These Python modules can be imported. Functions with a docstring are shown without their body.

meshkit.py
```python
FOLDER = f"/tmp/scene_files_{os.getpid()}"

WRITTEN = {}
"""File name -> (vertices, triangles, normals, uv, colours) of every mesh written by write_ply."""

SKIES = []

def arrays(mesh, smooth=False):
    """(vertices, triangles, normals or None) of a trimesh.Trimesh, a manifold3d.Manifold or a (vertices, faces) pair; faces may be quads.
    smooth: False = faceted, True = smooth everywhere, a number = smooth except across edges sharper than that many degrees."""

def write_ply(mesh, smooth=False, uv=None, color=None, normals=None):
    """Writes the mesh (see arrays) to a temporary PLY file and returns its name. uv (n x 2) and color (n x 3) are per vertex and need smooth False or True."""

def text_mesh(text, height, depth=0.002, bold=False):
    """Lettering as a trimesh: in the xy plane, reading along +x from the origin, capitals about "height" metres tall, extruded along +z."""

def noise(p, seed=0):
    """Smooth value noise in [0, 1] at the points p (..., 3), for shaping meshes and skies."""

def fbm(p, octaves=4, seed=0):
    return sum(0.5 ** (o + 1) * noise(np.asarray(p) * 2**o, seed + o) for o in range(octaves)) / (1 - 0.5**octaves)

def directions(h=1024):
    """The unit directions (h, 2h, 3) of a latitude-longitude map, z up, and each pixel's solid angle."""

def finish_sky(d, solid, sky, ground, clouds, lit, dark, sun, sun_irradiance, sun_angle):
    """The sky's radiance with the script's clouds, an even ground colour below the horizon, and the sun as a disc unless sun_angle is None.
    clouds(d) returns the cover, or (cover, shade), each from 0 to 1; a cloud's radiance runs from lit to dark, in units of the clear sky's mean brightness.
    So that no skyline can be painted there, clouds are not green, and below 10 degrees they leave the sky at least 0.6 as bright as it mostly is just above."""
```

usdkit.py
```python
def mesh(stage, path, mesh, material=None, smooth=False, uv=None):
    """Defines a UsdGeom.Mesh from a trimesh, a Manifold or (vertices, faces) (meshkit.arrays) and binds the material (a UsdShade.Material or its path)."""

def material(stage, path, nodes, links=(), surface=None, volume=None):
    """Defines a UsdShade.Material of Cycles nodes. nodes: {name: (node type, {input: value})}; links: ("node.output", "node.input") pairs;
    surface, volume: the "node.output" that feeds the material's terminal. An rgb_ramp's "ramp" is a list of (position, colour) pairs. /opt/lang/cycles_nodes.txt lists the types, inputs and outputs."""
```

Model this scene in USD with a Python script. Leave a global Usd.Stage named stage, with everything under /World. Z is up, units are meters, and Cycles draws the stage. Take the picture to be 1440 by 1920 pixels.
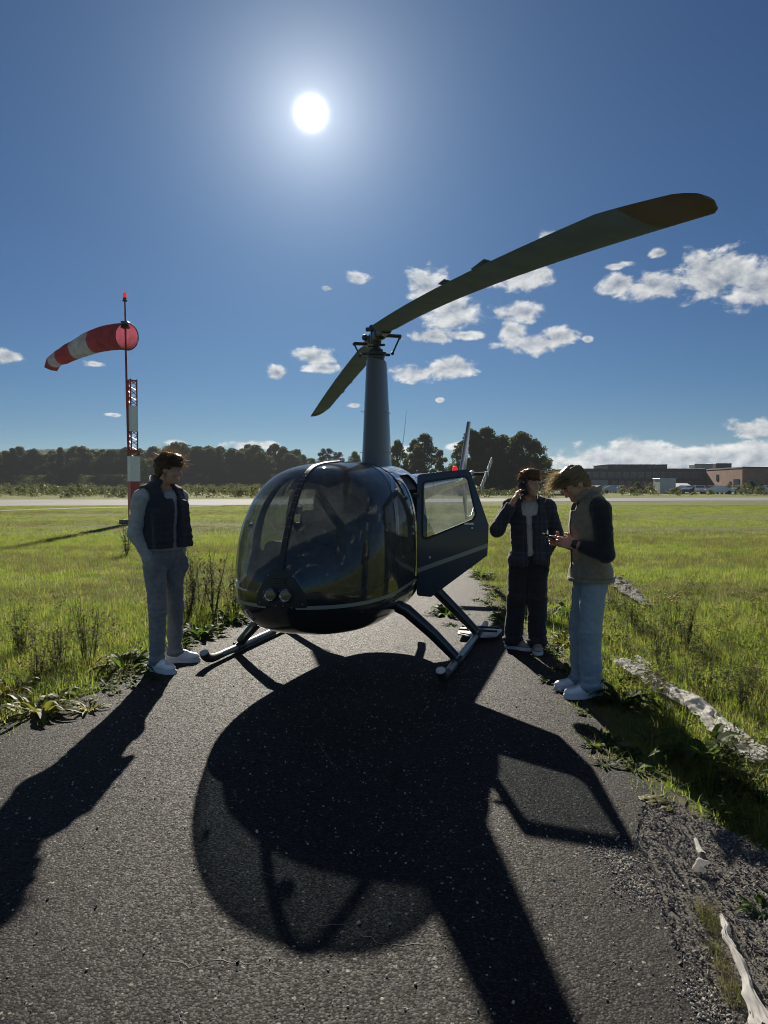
import math, random
import numpy as np, trimesh, manifold3d, usdkit, meshkit
from pxr import Usd, UsdGeom, UsdLux, UsdShade, Sdf, Gf, Vt
from shapely.geometry import Polygon, Point, LineString
from shapely import contains_xy

stage = Usd.Stage.CreateInMemory()
UsdGeom.SetStageUpAxis(stage, 'Z')
UsdGeom.SetStageMetersPerUnit(stage, 1.0)
stage.SetDefaultPrim(UsdGeom.Xform.Define(stage, '/World').GetPrim())
RND = random.Random(7)
NP = np.random.default_rng(7)

# ------------------------------------------------------------------ camera
CAM_H, F_PX, HORIZON = 1.6, 1340.0, 908.0
PITCH = -math.atan((960 - HORIZON) / F_PX)
cam = UsdGeom.Camera.Define(stage, '/World/camera')
cam.CreateHorizontalApertureAttr(24.2)
cam.CreateVerticalApertureAttr(24.2 * 4 / 3)
cam.CreateFocalLengthAttr(24.2 * F_PX / 1440)
cam.CreateClippingRangeAttr(Gf.Vec2f(0.05, 20000))
cam.CreateExposureAttr(0.75)
cam.AddTranslateOp().Set(Gf.Vec3d(0, 0, CAM_H))
cam.AddRotateXOp().Set(90 + math.degrees(PITCH))

def ray(x, y):
    u, v = (x - 720) / F_PX, (960 - y) / F_PX
    c, s = math.cos(PITCH), math.sin(PITCH)
    return np.array([u, c - v * s, s + v * c])
def at(x, y, D):
    r = ray(x, y); r = r / r[1] * D
    return np.array([r[0], r[1], CAM_H + r[2]])
def gp(x, y, z=0.0):
    r = ray(x, y); k = (z - CAM_H) / r[2]
    return np.array([r[0] * k, r[1] * k, z])
def azel(x, y):
    r = ray(x, y); return math.atan2(r[0], r[1]), math.atan2(r[2], math.hypot(r[0], r[1]))

# ------------------------------------------------------------------ sun and sky
SUN_AZ, SUN_EL = azel(583, 212)
SUN = np.array([math.sin(SUN_AZ) * math.cos(SUN_EL), math.cos(SUN_AZ) * math.cos(SUN_EL), math.sin(SUN_EL)])
sun = UsdLux.DistantLight.Define(stage, '/World/sun')
sun.CreateIntensityAttr(1.25); sun.CreateAngleAttr(0.53); sun.CreateNormalizeAttr(True)
sun.CreateColorAttr(Gf.Vec3f(1.0, 0.92, 0.79))
sun.AddRotateZOp().Set(-math.degrees(SUN_AZ))
sun.AddRotateXOp().Set(-(90 - math.degrees(SUN_EL)))   # -z then points from the sun to the ground
SKY_STRENGTH = 0.07
HAZE = 0.00012

CLOUDS = [(1345, 515, 95, 48), (1230, 538, 75, 26), (1160, 534, 40, 22), (1420, 540, 70, 48), (805, 540, 42, 38), (850, 585, 58, 40), (810, 632, 42, 14),
          (870, 628, 50, 9), (985, 520, 62, 26), (1026, 452, 26, 18), (975, 586, 42, 22), (958, 622, 30, 24), (1000, 645, 66, 18), (1050, 630, 34, 20),
          (790, 700, 58, 17), (845, 690, 52, 20), (590, 668, 42, 17), (600, 690, 38, 9), (519, 700, 18, 15), (672, 520, 24, 14), (1158, 499, 24, 7), (1102, 636, 10, 7),
          (1130, 862, 120, 26), (1200, 846, 75, 27), (1330, 858, 150, 24), (1430, 850, 90, 34), (1412, 806, 58, 21), (1280, 880, 300, 14), (1180, 880, 160, 16), (15, 668, 26, 13),
          (470, 834, 55, 9), (215, 778, 16, 4), (825, 750, 8, 5), (1236, 474, 20, 8), (614, 540, 12, 6), (330, 830, 22, 6), (855, 838, 18, 9), (175, 682, 22, 7), (665, 760, 14, 6), (745, 846, 40, 12)]
class Nodes:
    """Collects the nodes and links of one material."""
    def __init__(s): s.n, s.l, s.k = {}, [], 0
    def add(s, kind, links=None, **v):
        s.k += 1; name = f'n{s.k}'
        s.n[name] = (kind, v)
        for sock, src in (links or {}).items(): s.l.append((src, f'{name}.{sock}'))
        return name
    def math(s, op, a, b=None, c=None, clamp=False):
        v, l = {'math_type': op, 'use_clamp': clamp}, {}
        for i, x in enumerate((a, b, c)):
            if x is None: continue
            if isinstance(x, str): l[f'value{i+1}'] = x
            else: v[f'value{i+1}'] = float(x)
        return s.add('math', l, **v) + '.value'
    def smooth(s, x, lo, hi, a=0.0, b=1.0):
        return s.add('map_range', {'value': x}, range_type='smoothstep', from_min=lo, from_max=hi, to_min=a, to_max=b, clamp=True) + '.result'
    def mix(s, f, a, b, mode='mix'):
        v, l = {'mix_type': mode}, {}
        for k, x in (('fac', f), ('color1', a), ('color2', b)):
            if isinstance(x, str): l[k] = x
            else: v[k] = x
        return s.add('mix', l, **v) + '.color'
    def noise(s, vec, scale, detail=4, rough=0.55, dist=0.0):
        return s.add('noise_texture', {'vector': vec} if vec else {}, scale=scale, detail=detail, roughness=rough, distortion=dist) + '.fac'

def make_sky():
    N = Nodes()
    tc = N.add('texture_coordinate') + '.generated'
    d = N.add('vector_math', {'vector1': tc}, math_type='normalize') + '.vector'
    sep = N.add('separate_xyz', {'vector': d})
    az = N.math('arctan2', f'{sep}.x', f'{sep}.y')
    el = N.math('arcsine', f'{sep}.z')
    sky = N.add('sky_texture', {}, sky_type='single_scattering', sun_disc=False, sun_elevation=SUN_EL, sun_rotation=SUN_AZ, air_density=1.0, aerosol_density=0.1, ozone_density=3.0, altitude=200.0) + '.color'
    sky = N.add('gamma', {'color': sky}, gamma=1.0) + '.color'
    sky = N.mix(1.0, sky, SKY_TINT, 'multiply')
    # the clouds seen from the airfield, each an ellipse of directions broken up by noise
    m = None
    for (x, y, w, h) in CLOUDS:
        a, e = azel(x, y)
        a2, _ = azel(x + w, y); _, e2 = azel(x, y - h)
        wx, wy = abs(a2 - a), abs(e2 - e)
        r = N.add('vector_math', {'vector1': N.add('combine_xyz', {'x': N.math('multiply_add', az, 1 / wx, -a / wx), 'y': N.math('multiply_add', el, 1 / wy, -e / wy)}, z=0.0) + '.vector'}, math_type='length') + '.value'
        m = r if m is None else N.math('minimum', m, r)
    m = N.math('subtract', 1.0, m)
    uv = N.add('combine_xyz', {'x': az, 'y': N.math('multiply', el, 1.5)}, z=0.0) + '.vector'
    uv2 = N.add('vector_math', {'vector1': uv}, math_type='add', vector2=(-0.006, 0.014, 0)) + '.vector'
    n1, n2 = N.noise(uv, 27, 11, 0.62, 0.25), N.noise(uv2, 27, 11, 0.62, 0.25)
    # the same kind of small cumulus all round the rest of the horizon
    big = N.noise(N.add('vector_math', {'vector1': d}, math_type='multiply', vector2=(1, 1, 2.2)) + '.vector', 4.2, 3, 0.5)
    away = N.smooth(N.math('absolute', az), 0.62, 0.8)
    rest = N.math('multiply', N.math('multiply', N.smooth(big, 0.52, 0.80, -0.6, 0.9), away), N.smooth(el, 0.75, 1.1, 1.0, 0.0))
    rest = N.math('subtract', rest, N.math('subtract', 1.0, away))
    m = N.math('maximum', m, rest)
    dens = N.math('add', m, N.math('multiply_add', n1, 2.8, -1.38))
    dens2 = N.math('add', m, N.math('multiply_add', n2, 2.8, -1.38))
    cover = N.math('multiply', N.smooth(dens, -0.14, 0.5), 0.97)
    lit = N.math('multiply_add', N.math('subtract', dens, dens2), 0.75, 0.52, clamp=True)
    thick = N.smooth(dens, 0.1, 1.5)
    bright = N.math('subtract', lit, N.math('multiply', thick, 0.42), clamp=True)
    cl = N.mix(bright, CLOUD_DARK, CLOUD_LIT)
    col = N.mix(cover, sky, cl)
    # the sun itself and the bright air round it
    cosang = N.add('vector_math', {'vector1': d}, math_type='dot_product', vector2=tuple(SUN)) + '.value'
    ang = N.math('arccosine', N.math('minimum', cosang, 0.9999999))
    disc = N.math('multiply', N.math('exponent', N.math('multiply', N.math('multiply', ang, ang), -1 / 0.0118 ** 2)), SUN_DISC)
    glow1 = N.math('multiply', N.math('exponent', N.math('multiply', ang, -17.0)), GLOW1)
    glow2 = N.math('multiply', N.math('exponent', N.math('multiply', ang, -5.0)), GLOW2)
    g = N.mix(1.0, (0, 0, 0), N.add('combine_xyz', {'x': glow1, 'y': glow1, 'z': glow1}) + '.vector', 'add')
    g = N.mix(1.0, g, N.add('combine_xyz', {'x': N.math('multiply', glow2, 0.62), 'y': N.math('multiply', glow2, 0.84), 'z': glow2}) + '.vector', 'add')
    g = N.mix(1.0, g, N.add('combine_xyz', {'x': disc, 'y': disc, 'z': disc}) + '.vector', 'add')
    col = N.mix(1.0, col, g, 'add')
    bg = N.add('background_shader', {'color': col}, strength=SKY_STRENGTH)
    return usdkit.material(stage, '/World/Looks/sky_look', N.n, N.l, surface=f'{bg}.background')
CLOUD_DARK, CLOUD_LIT = (1.7, 2.1, 2.7), (7.8, 7.7, 7.4)
SKY_TINT = (0.084, 0.204, 0.325)
SUN_DISC, GLOW1, GLOW2 = 60.0, 6.0, 1.7
UsdGeom.Scope.Define(stage, '/World/Looks')
sky = UsdLux.DomeLight.Define(stage, '/World/sky')
UsdShade.MaterialBindingAPI.Apply(sky.GetPrim()).Bind(make_sky())
sky.GetPrim().SetCustomDataByKey('kind', 'structure')

# ------------------------------------------------------------------ helpers
USED = {}
def numbered(parent, name):
    k = USED.get((parent, name), -1) + 1; USED[(parent, name)] = k
    return f'{parent}/{name}' if k == 0 else f'{parent}/{name}_{k:03d}'
def path_of(p): return '/World' if p is None else str(p if isinstance(p, (str, Sdf.Path)) else p.GetPath())
def tag(p, label=None, category=None, group=None, kind=None):
    p = p.GetPrim()
    for k, v in (('label', label), ('category', category), ('group', group), ('kind', kind)):
        if v: p.SetCustomDataByKey(k, v)
    return p
def place(x, loc, rotz=0.0, scale=None, tilt=None):
    x = UsdGeom.Xform(x); x.AddTranslateOp().Set(Gf.Vec3d(*map(float, loc)))
    if rotz: x.AddRotateZOp().Set(float(rotz))
    if tilt: x.AddRotateXOp().Set(float(tilt))
    if scale is not None: x.AddScaleOp().Set(Gf.Vec3f(*((scale,) * 3 if np.ndim(scale) == 0 else scale)))
def thing(name, label=None, category=None, loc=(0, 0, 0), rotz=0.0, group=None, scale=None):
    x = UsdGeom.Xform.Define(stage, numbered('/World', name)); place(x.GetPrim(), loc, rotz, scale)
    return tag(x, label, category, group)
def put(name, mesh, mat, parent=None, smooth=30, label=None, category=None, group=None, kind=None):
    m = usdkit.mesh(stage, numbered(path_of(parent), name), mesh, LOOK[mat], smooth=smooth)
    return tag(m, label, category, group, kind)
def copy_of(src, name, label, category, loc, rotz=0.0, scale=None, group=None):
    x = UsdGeom.Xform.Define(stage, numbered('/World', name)); p = x.GetPrim()
    p.GetReferences().AddInternalReference(src if isinstance(src, Sdf.Path) else Sdf.Path(path_of(src))); p.SetInstanceable(True)
    place(p, loc, rotz, scale)
    return tag(x, label, category, group)
cat = trimesh.util.concatenate
def box(sx, sy, sz, c=(0, 0, 0), rz=0, bevel=0.0, R=None):
    """A box, its edges chamfered by bevel."""
    if bevel:
        b = min(bevel, 0.45 * min(sx, sy, sz)); pts = []
        for i in (-1, 1):
            for j in (-1, 1):
                for k in (-1, 1):
                    X, Y, Z = i * sx / 2, j * sy / 2, k * sz / 2
                    pts += [(X - i * b, Y - j * b, Z), (X - i * b, Y, Z - k * b), (X, Y - j * b, Z - k * b)]
        m = trimesh.convex.convex_hull(np.array(pts))
    else: m = trimesh.creation.box((sx, sy, sz))
    if R is not None: m.apply_transform(R)
    if rz: m.apply_transform(trimesh.transformations.rotation_matrix(rz, [0, 0, 1]))
    m.apply_translation(c); return m
def frame_at(points):
    p = np.asarray(points, float); t = np.gradient(p, axis=0); t /= np.linalg.norm(t, axis=1, keepdims=True)
    a = np.cross(t, np.where(np.abs(t[:, 2:]) < 0.95, [0, 0, 1.0], [1.0, 0, 0])); a /= np.linalg.norm(a, axis=1, keepdims=True)
    return p, t, a, np.cross(t, a)
def tube(points, r, n=10, r2=None, caps=True):
    """A tube along a polyline; r a number or one per point, r2 the radius in the second direction (an oval or faired section)."""
    p, t, a, b = frame_at(points); k = len(p)
    r = np.broadcast_to(np.asarray(r, float), (k,)); q = r if r2 is None else np.broadcast_to(np.asarray(r2, float), (k,))
    ang = np.arange(n) * 2 * np.pi / n
    v = p[:, None] + (r[:, None] * np.cos(ang))[..., None] * a[:, None] + (q[:, None] * np.sin(ang))[..., None] * b[:, None]
    return skin(v, caps)
def skin(v, caps=True):
    """Closes rings v (k, n, 3) into one surface."""
    k, n, _ = v.shape
    i, j = np.meshgrid(np.arange(k - 1), np.arange(n), indexing='ij')
    A, B, C, D = i * n + j, i * n + (j + 1) % n, (i + 1) * n + (j + 1) % n, (i + 1) * n + j
    f = np.concatenate([np.stack([A, B, C], -1).reshape(-1, 3), np.stack([A, C, D], -1).reshape(-1, 3)])
    vv = v.reshape(-1, 3)
    if caps:
        vv = np.vstack([vv, v[0].mean(0), v[-1].mean(0)]); m = k * n; jj = np.arange(n)
        f = np.vstack([f, np.stack([(jj + 1) % n, jj, np.full(n, m)], 1), np.stack([(k - 1) * n + jj, (k - 1) * n + (jj + 1) % n, np.full(n, m + 1)], 1)])
    mm = trimesh.Trimesh(vv, f, process=False)
    if mm.volume < 0: mm.invert()
    return mm
def prism(poly, h, axis='z', at0=0.0):
    """Extrudes a 2D polygon: along z, or along x with the polygon read as (y, z), or along y with it read as (x, z)."""
    m = trimesh.creation.extrude_polygon(poly if hasattr(poly, 'exterior') else Polygon(poly).buffer(0), h, engine='earcut')
    v = m.vertices.copy(); v[:, 2] += at0
    if axis == 'x': m.vertices = v[:, [2, 0, 1]]
    elif axis == 'y': m.vertices = np.stack([v[:, 0], v[:, 2], v[:, 1]], 1); m.invert()
    else: m.vertices = v
    return m
def rounded(poly, r, n=6): return Polygon(poly).buffer(-r).buffer(r, quad_segs=n)
def man(m): return manifold3d.Manifold(manifold3d.Mesh(np.asarray(m.vertices, np.float32), np.asarray(m.faces, np.uint32)))
def tri(m):
    m = m.to_mesh(); return trimesh.Trimesh(m.vert_properties[:, :3], m.tri_verts, process=False)
def weld(m): m = m.copy(); m.merge_vertices(); return m
def turn(m, loc=(0, 0, 0), rz=0.0):
    if rz: m.apply_transform(trimesh.transformations.rotation_matrix(rz, [0, 0, 1]))
    m.apply_translation(loc); return m
def lathe(profile, n=24, c=(0, 0, 0)):
    pr = np.asarray(profile, float); ang = np.arange(n) * 2 * np.pi / n
    v = np.stack([pr[:, :1] * np.cos(ang), pr[:, :1] * np.sin(ang), np.broadcast_to(pr[:, 1:], (len(pr), n))], -1)
    m = skin(v); m.apply_translation(c); return m

# soft bodies: signed distances on a grid, joined smoothly, meshed by surface nets
class Soft:
    def __init__(s, lo, hi, h=0.008):
        s.h, s.lo = h, np.asarray(lo, float); n = np.ceil((np.asarray(hi, float) - s.lo) / h).astype(int) + 1
        s.F = np.full(n, 0.5, np.float32); s.n = n
    def _win(s, lo, hi):
        a = np.clip(np.floor((lo - s.lo) / s.h).astype(int), 0, s.n - 1); b = np.clip(np.ceil((hi - s.lo) / s.h).astype(int) + 1, 1, s.n)
        sl = tuple(slice(i, max(j, i + 1)) for i, j in zip(a, b))
        g = np.stack(np.meshgrid(*[s.lo[k] + s.h * np.arange(sl[k].start, sl[k].stop) for k in range(3)], indexing='ij'), -1)
        return sl, g
    def _join(s, sl, d, k, cut):
        f = s.F[sl]
        if cut:
            d = -d; hh = np.clip(0.5 - 0.5 * (d - f) / k, 0, 1); s.F[sl] = d * (1 - hh) + f * hh + k * hh * (1 - hh)
        else:
            hh = np.clip(0.5 + 0.5 * (d - f) / k, 0, 1); s.F[sl] = d * (1 - hh) + f * hh - k * hh * (1 - hh)
    def limb(s, a, b, ra, rb, k=0.02, squash=None, cut=False):
        """A round cone; squash = (direction, factor) thins its section along that direction."""
        a, b = np.asarray(a, float), np.asarray(b, float); R = max(ra, rb) + 2.5 * k + 0.02
        sl, g = s._win(np.minimum(a, b) - R, np.maximum(a, b) + R)
        ab = b - a; L2 = max(ab @ ab, 1e-9); t = np.clip(((g - a) @ ab) / L2, 0, 1)
        q = g - a - t[..., None] * ab
        if squash is not None:
            u = np.asarray(squash[0], float); u = u / np.linalg.norm(u); q = q + ((1 / squash[1] - 1) * (q @ u))[..., None] * u
        s._join(sl, np.linalg.norm(q, axis=-1) - (ra + (rb - ra) * t), k, cut); return s
    def chain(s, pts, rad, k=0.02, squash=None):
        for i in range(len(pts) - 1): s.limb(pts[i], pts[i + 1], rad[i], rad[i + 1], k, squash)
        return s
    def ball(s, c, r, k=0.02, M=None, cut=False):
        """An ellipsoid with radii r, its axes the columns of M."""
        c, r = np.asarray(c, float), np.broadcast_to(np.asarray(r, float), (3,)); R = r.max() + 2.5 * k + 0.02
        sl, g = s._win(c - R, c + R); q = g - c
        if M is not None: q = q @ np.asarray(M)
        l = np.linalg.norm(q / r, axis=-1)
        s._join(sl, (l - 1) * r.min() if r.min() * 2 < r.max() else (l - 1) * (l / np.maximum(np.linalg.norm(q / r ** 2, axis=-1), 1e-6)), k, cut); return s
    def block(s, c, half, rnd=0.01, k=0.01, M=None, cut=False):
        c, half = np.asarray(c, float), np.asarray(half, float); R = np.linalg.norm(half) + 2.5 * k + rnd
        sl, g = s._win(c - R, c + R); q = g - c
        if M is not None: q = q @ np.asarray(M)
        q = np.abs(q) - (half - rnd)
        s._join(sl, np.linalg.norm(np.maximum(q, 0), axis=-1) + np.minimum(q.max(-1), 0) - rnd, k, cut); return s
    def below(s, point, normal):
        """Cuts away what lies on the normal's side of a plane."""
        sl, g = s._win(s.lo, s.lo + s.h * s.n); nn = np.asarray(normal, float); nn = nn / np.linalg.norm(nn)
        s.F[sl] = np.maximum(s.F[sl], (g - np.asarray(point)) @ nn); return s
    def mesh(s, relax=2, wrinkle=None):
        F = s.F.copy(); F[[0, -1]] = 0.5; F[:, [0, -1]] = 0.5; F[:, :, [0, -1]] = 0.5
        ins = F < 0; n = np.array(F.shape); acc = np.zeros((*(n - 1), 3), np.float32); cnt = np.zeros(n - 1, np.float32)
        for ax in range(3):
            lo = [slice(None)] * 3; hi = [slice(None)] * 3; lo[ax] = slice(0, -1); hi[ax] = slice(1, None)
            A, B = F[tuple(lo)], F[tuple(hi)]; cross = ins[tuple(lo)] != ins[tuple(hi)]
            idx = np.argwhere(cross); fa, fb = A[cross], B[cross]; t = fa / (fa - fb)
            p = idx.astype(np.float32); p[:, ax] += t
            o = [x for x in range(3) if x != ax]
            for da in (0, 1):
                for db in (0, 1):
                    c = idx.copy(); c[:, o[0]] -= da; c[:, o[1]] -= db
                    ok = np.all((c >= 0) & (c < n - 1), 1); c = c[ok]
                    np.add.at(acc, tuple(c.T), p[ok]); np.add.at(cnt, tuple(c.T), 1)
        act = cnt > 0; ids = np.full(n - 1, -1); ids[act] = np.arange(act.sum())
        v = acc[act] / cnt[act][:, None] * s.h + s.lo; faces = []
        for ax in range(3):
            lo = [slice(None)] * 3; hi = [slice(None)] * 3; lo[ax] = slice(0, -1); hi[ax] = slice(1, None)
            up = ins[tuple(lo)] & ~ins[tuple(hi)]; dn = ~ins[tuple(lo)] & ins[tuple(hi)]
            o = [(ax + 1) % 3, (ax + 2) % 3]
            for mask, flip in ((up, False), (dn, True)):
                c = np.argwhere(mask)
                if not len(c): continue
                def cell(d0, d1):
                    q = c.copy(); q[:, o[0]] += d0; q[:, o[1]] += d1; return ids[tuple(q.T)]
                q = np.stack([cell(-1, -1), cell(0, -1), cell(0, 0), cell(-1, 0)], 1)
                if flip: q = q[:, ::-1]
                faces += [q[:, [0, 1, 2]], q[:, [0, 2, 3]]]
        m = trimesh.Trimesh(v, np.vstack(faces), process=False)
        if relax: trimesh.smoothing.filter_taubin(m, iterations=relax * 2)
        if wrinkle:
            for amp, fr, seed in wrinkle:
                fr = np.asarray(fr, float) * np.ones(3)
                m.vertices = m.vertices + m.vertex_normals * (amp * (meshkit.fbm(m.vertices * fr, 3, seed) - 0.5) * 2)[:, None]
        return m

# ------------------------------------------------------------------ materials
LOOK = {}
def look(name, base, rough=0.6, var=0.0, scale=8.0, bump=0.0, bscale=60.0, translucent=0.0, **kw):
    """A principled material; var mixes in a lighter and darker tone by noise, bump adds fine relief, translucent lets light through."""
    N = Nodes(); pos = N.add('texture_coordinate') + '.object'; v = dict(roughness=rough, **kw); l = {}
    base = np.asarray(base, float)
    if var:
        l['base_color'] = N.mix(N.smooth(N.noise(pos, scale, 5, 0.6), 0.3, 0.7), tuple(base * (1 - var)), tuple(np.minimum(base * (1 + var), 1)))
    else: v['base_color'] = tuple(base)
    if bump:
        l['normal'] = N.add('bump', {'height': N.noise(pos, bscale, 4, 0.6)}, strength=1.0, distance=bump) + '.normal'
    out = N.add('principled_bsdf', l, **v) + '.BSDF'
    if translucent:
        t = N.add('translucent_bsdf', {'color': l['base_color']} if var else {}, **({} if var else {'color': tuple(base)})) + '.BSDF'
        out = N.add('mix_closure', {'closure1': out, 'closure2': t}, fac=translucent) + '.closure'
    LOOK[name] = usdkit.material(stage, f'/World/Looks/{name}_look', N.n, N.l, surface=out)
def custom(name, fn):
    N = Nodes(); out = fn(N)
    LOOK[name] = usdkit.material(stage, f'/World/Looks/{name}_look', N.n, N.l, surface=out)
def leafy(name, tones, trans=0.45, rough=0.55, spec=0.35, tscale=1.6):
    """Leaves and blades: each in one of the tones by instance and by piece, letting sunlight through."""
    def fn(N):
        r = N.add('object_info') + '.random'; i = N.add('geometry') + '.random_per_island'
        f = N.math('fraction', N.math('add', r, N.math('multiply', i, 0.7)))
        c = N.add('rgb_ramp', {'fac': f}, ramp=[(k / max(len(tones) - 1, 1), t) for k, t in enumerate(tones)]) + '.color'
        p = N.add('principled_bsdf', {'base_color': c}, roughness=rough, specular_ior_level=spec) + '.BSDF'
        tc = N.mix(1.0, c, (tscale, tscale, 0.7 * tscale), 'multiply')
        t = N.add('translucent_bsdf', {'color': tc}) + '.BSDF'
        return N.add('mix_closure', {'closure1': p, 'closure2': t}, fac=trans) + '.closure'
    custom(name, fn)
def pane(name, tint=(0.93, 0.96, 0.95), f0=0.045, dust=0.0):
    """Thin clear glass: mirrors more at a slant, the same from either side."""
    def fn(N):
        g = N.add('geometry'); c = N.math('absolute', N.add('vector_math', {'vector1': f'{g}.normal', 'vector2': f'{g}.incoming'}, math_type='dot_product') + '.value')
        fr = N.math('multiply_add', N.math('power', N.math('subtract', 1.0, c, clamp=True), 5.0), 0.55, f0, clamp=True)
        t = N.add('transparent_bsdf', color=tint) + '.BSDF'; r = N.add('glossy_bsdf', color=(1, 1, 1), roughness=0.0) + '.BSDF'
        out = N.add('mix_closure', {'fac': fr, 'closure1': t, 'closure2': r}) + '.closure'
        if dust:      # a film of dust and fine scratches
            p = N.add('texture_coordinate') + '.object'; d = N.add('mix_closure', {'closure1': N.add('diffuse_bsdf', color=(.7, .7, .68)) + '.BSDF', 'closure2': N.add('translucent_bsdf', color=(.7, .7, .68)) + '.BSDF'}, fac=.5) + '.closure'
            f = N.math('multiply', N.smooth(N.noise(p, 5, 6, .7), .25, .8, .35, 1.0), dust); out = N.add('mix_closure', {'fac': f, 'closure1': out, 'closure2': d}) + '.closure'
        return out
    custom(name, fn)

# ------------------------------------------------------------------ ground, path, runway
def asphalt(N):
    pos = N.add('geometry') + '.position'
    big = N.noise(pos, 0.9, 4, 0.6); mid = N.noise(pos, 9, 4, 0.65)
    vor = N.add('voronoi_texture', {'vector': pos}, scale=115.0)
    vor2 = N.add('voronoi_texture', {'vector': pos}, scale=48.0)
    chip = N.add('separate_color', {'color': f'{vor}.color'}); chip2 = N.add('separate_color', {'color': f'{vor2}.color'})
    base = N.mix(N.smooth(big, 0.3, 0.7), (0.0125, 0.0113, 0.0106), (0.0235, 0.0212, 0.0194))
    base = N.mix(N.smooth(mid, 0.35, 0.75, 0, 0.5), base, (0.032, 0.029, 0.026))
    base = N.mix(N.smooth(f'{chip}.r', 0.45, 1.0, 0.0, 0.75), base, (0.066, 0.060, 0.053))
    worn = N.noise(N.add('vector_math', {'vector1': pos}, math_type='multiply', vector2=(0.8, 0.35, 1.0)) + '.vector', 1.3, 5, 0.65, 0.6)
    base = N.mix(N.smooth(worn, 0.42, 0.72, 0.0, 0.6), base, N.mix(1.0, base, (0.55, 0.55, 0.56), 'multiply'))
    stain = N.smooth(N.noise(pos, 2.1, 3, 0.5, 0.8), 0.62, 0.72, 0.0, 0.55)
    base = N.mix(stain, base, (0.010, 0.0095, 0.0095))
    s1 = N.math('multiply', N.smooth(f'{chip2}.g', 0.93, 0.95), N.smooth(f'{vor2}.distance', 0.30, 0.36, 1, 0))
    base = N.mix(N.math('multiply', s1, 0.8), base, (0.34, 0.30, 0.25))
    base = N.mix(N.smooth(f'{vor}.distance', 0.45, 0.75, 0.0, 0.8), base, (0.012, 0.012, 0.013))
    vor3 = N.add('voronoi_texture', {'vector': pos}, scale=70.0); h = N.math('add', N.math('add', N.math('multiply', f'{vor}.distance', -0.55), N.math('multiply', f'{vor3}.distance', -0.45)), N.math('multiply', N.math('add', f'{chip}.b', N.noise(pos, 140, 3, 0.7)), 0.4))
    nrm = N.add('bump', {'height': h}, strength=1.0, distance=0.0035) + '.normal'
    rough = N.smooth(f'{chip}.g', 0.0, 1.0, 0.62, 0.9)
    return N.add('principled_bsdf', {'base_color': base, 'normal': nrm, 'roughness': rough}, specular_ior_level=0.13) + '.BSDF'
custom('asphalt', asphalt)
def soil(N):
    pos = N.add('geometry') + '.position'
    b = N.mix(N.smooth(N.noise(pos, 5, 6, 0.65), 0.3, 0.7), (0.05, 0.040, 0.026), (0.13, 0.105, 0.07))
    b = N.mix(N.smooth(N.noise(pos, 38, 4, 0.7), 0.45, 0.7, 0, 0.7), b, (0.07, 0.085, 0.03))
    nrm = N.add('bump', {'height': N.noise(pos, 60, 5, 0.7)}, strength=1.0, distance=0.02) + '.normal'
    return N.add('principled_bsdf', {'base_color': b, 'normal': nrm}, roughness=0.95) + '.BSDF'
custom('soil', soil)
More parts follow.
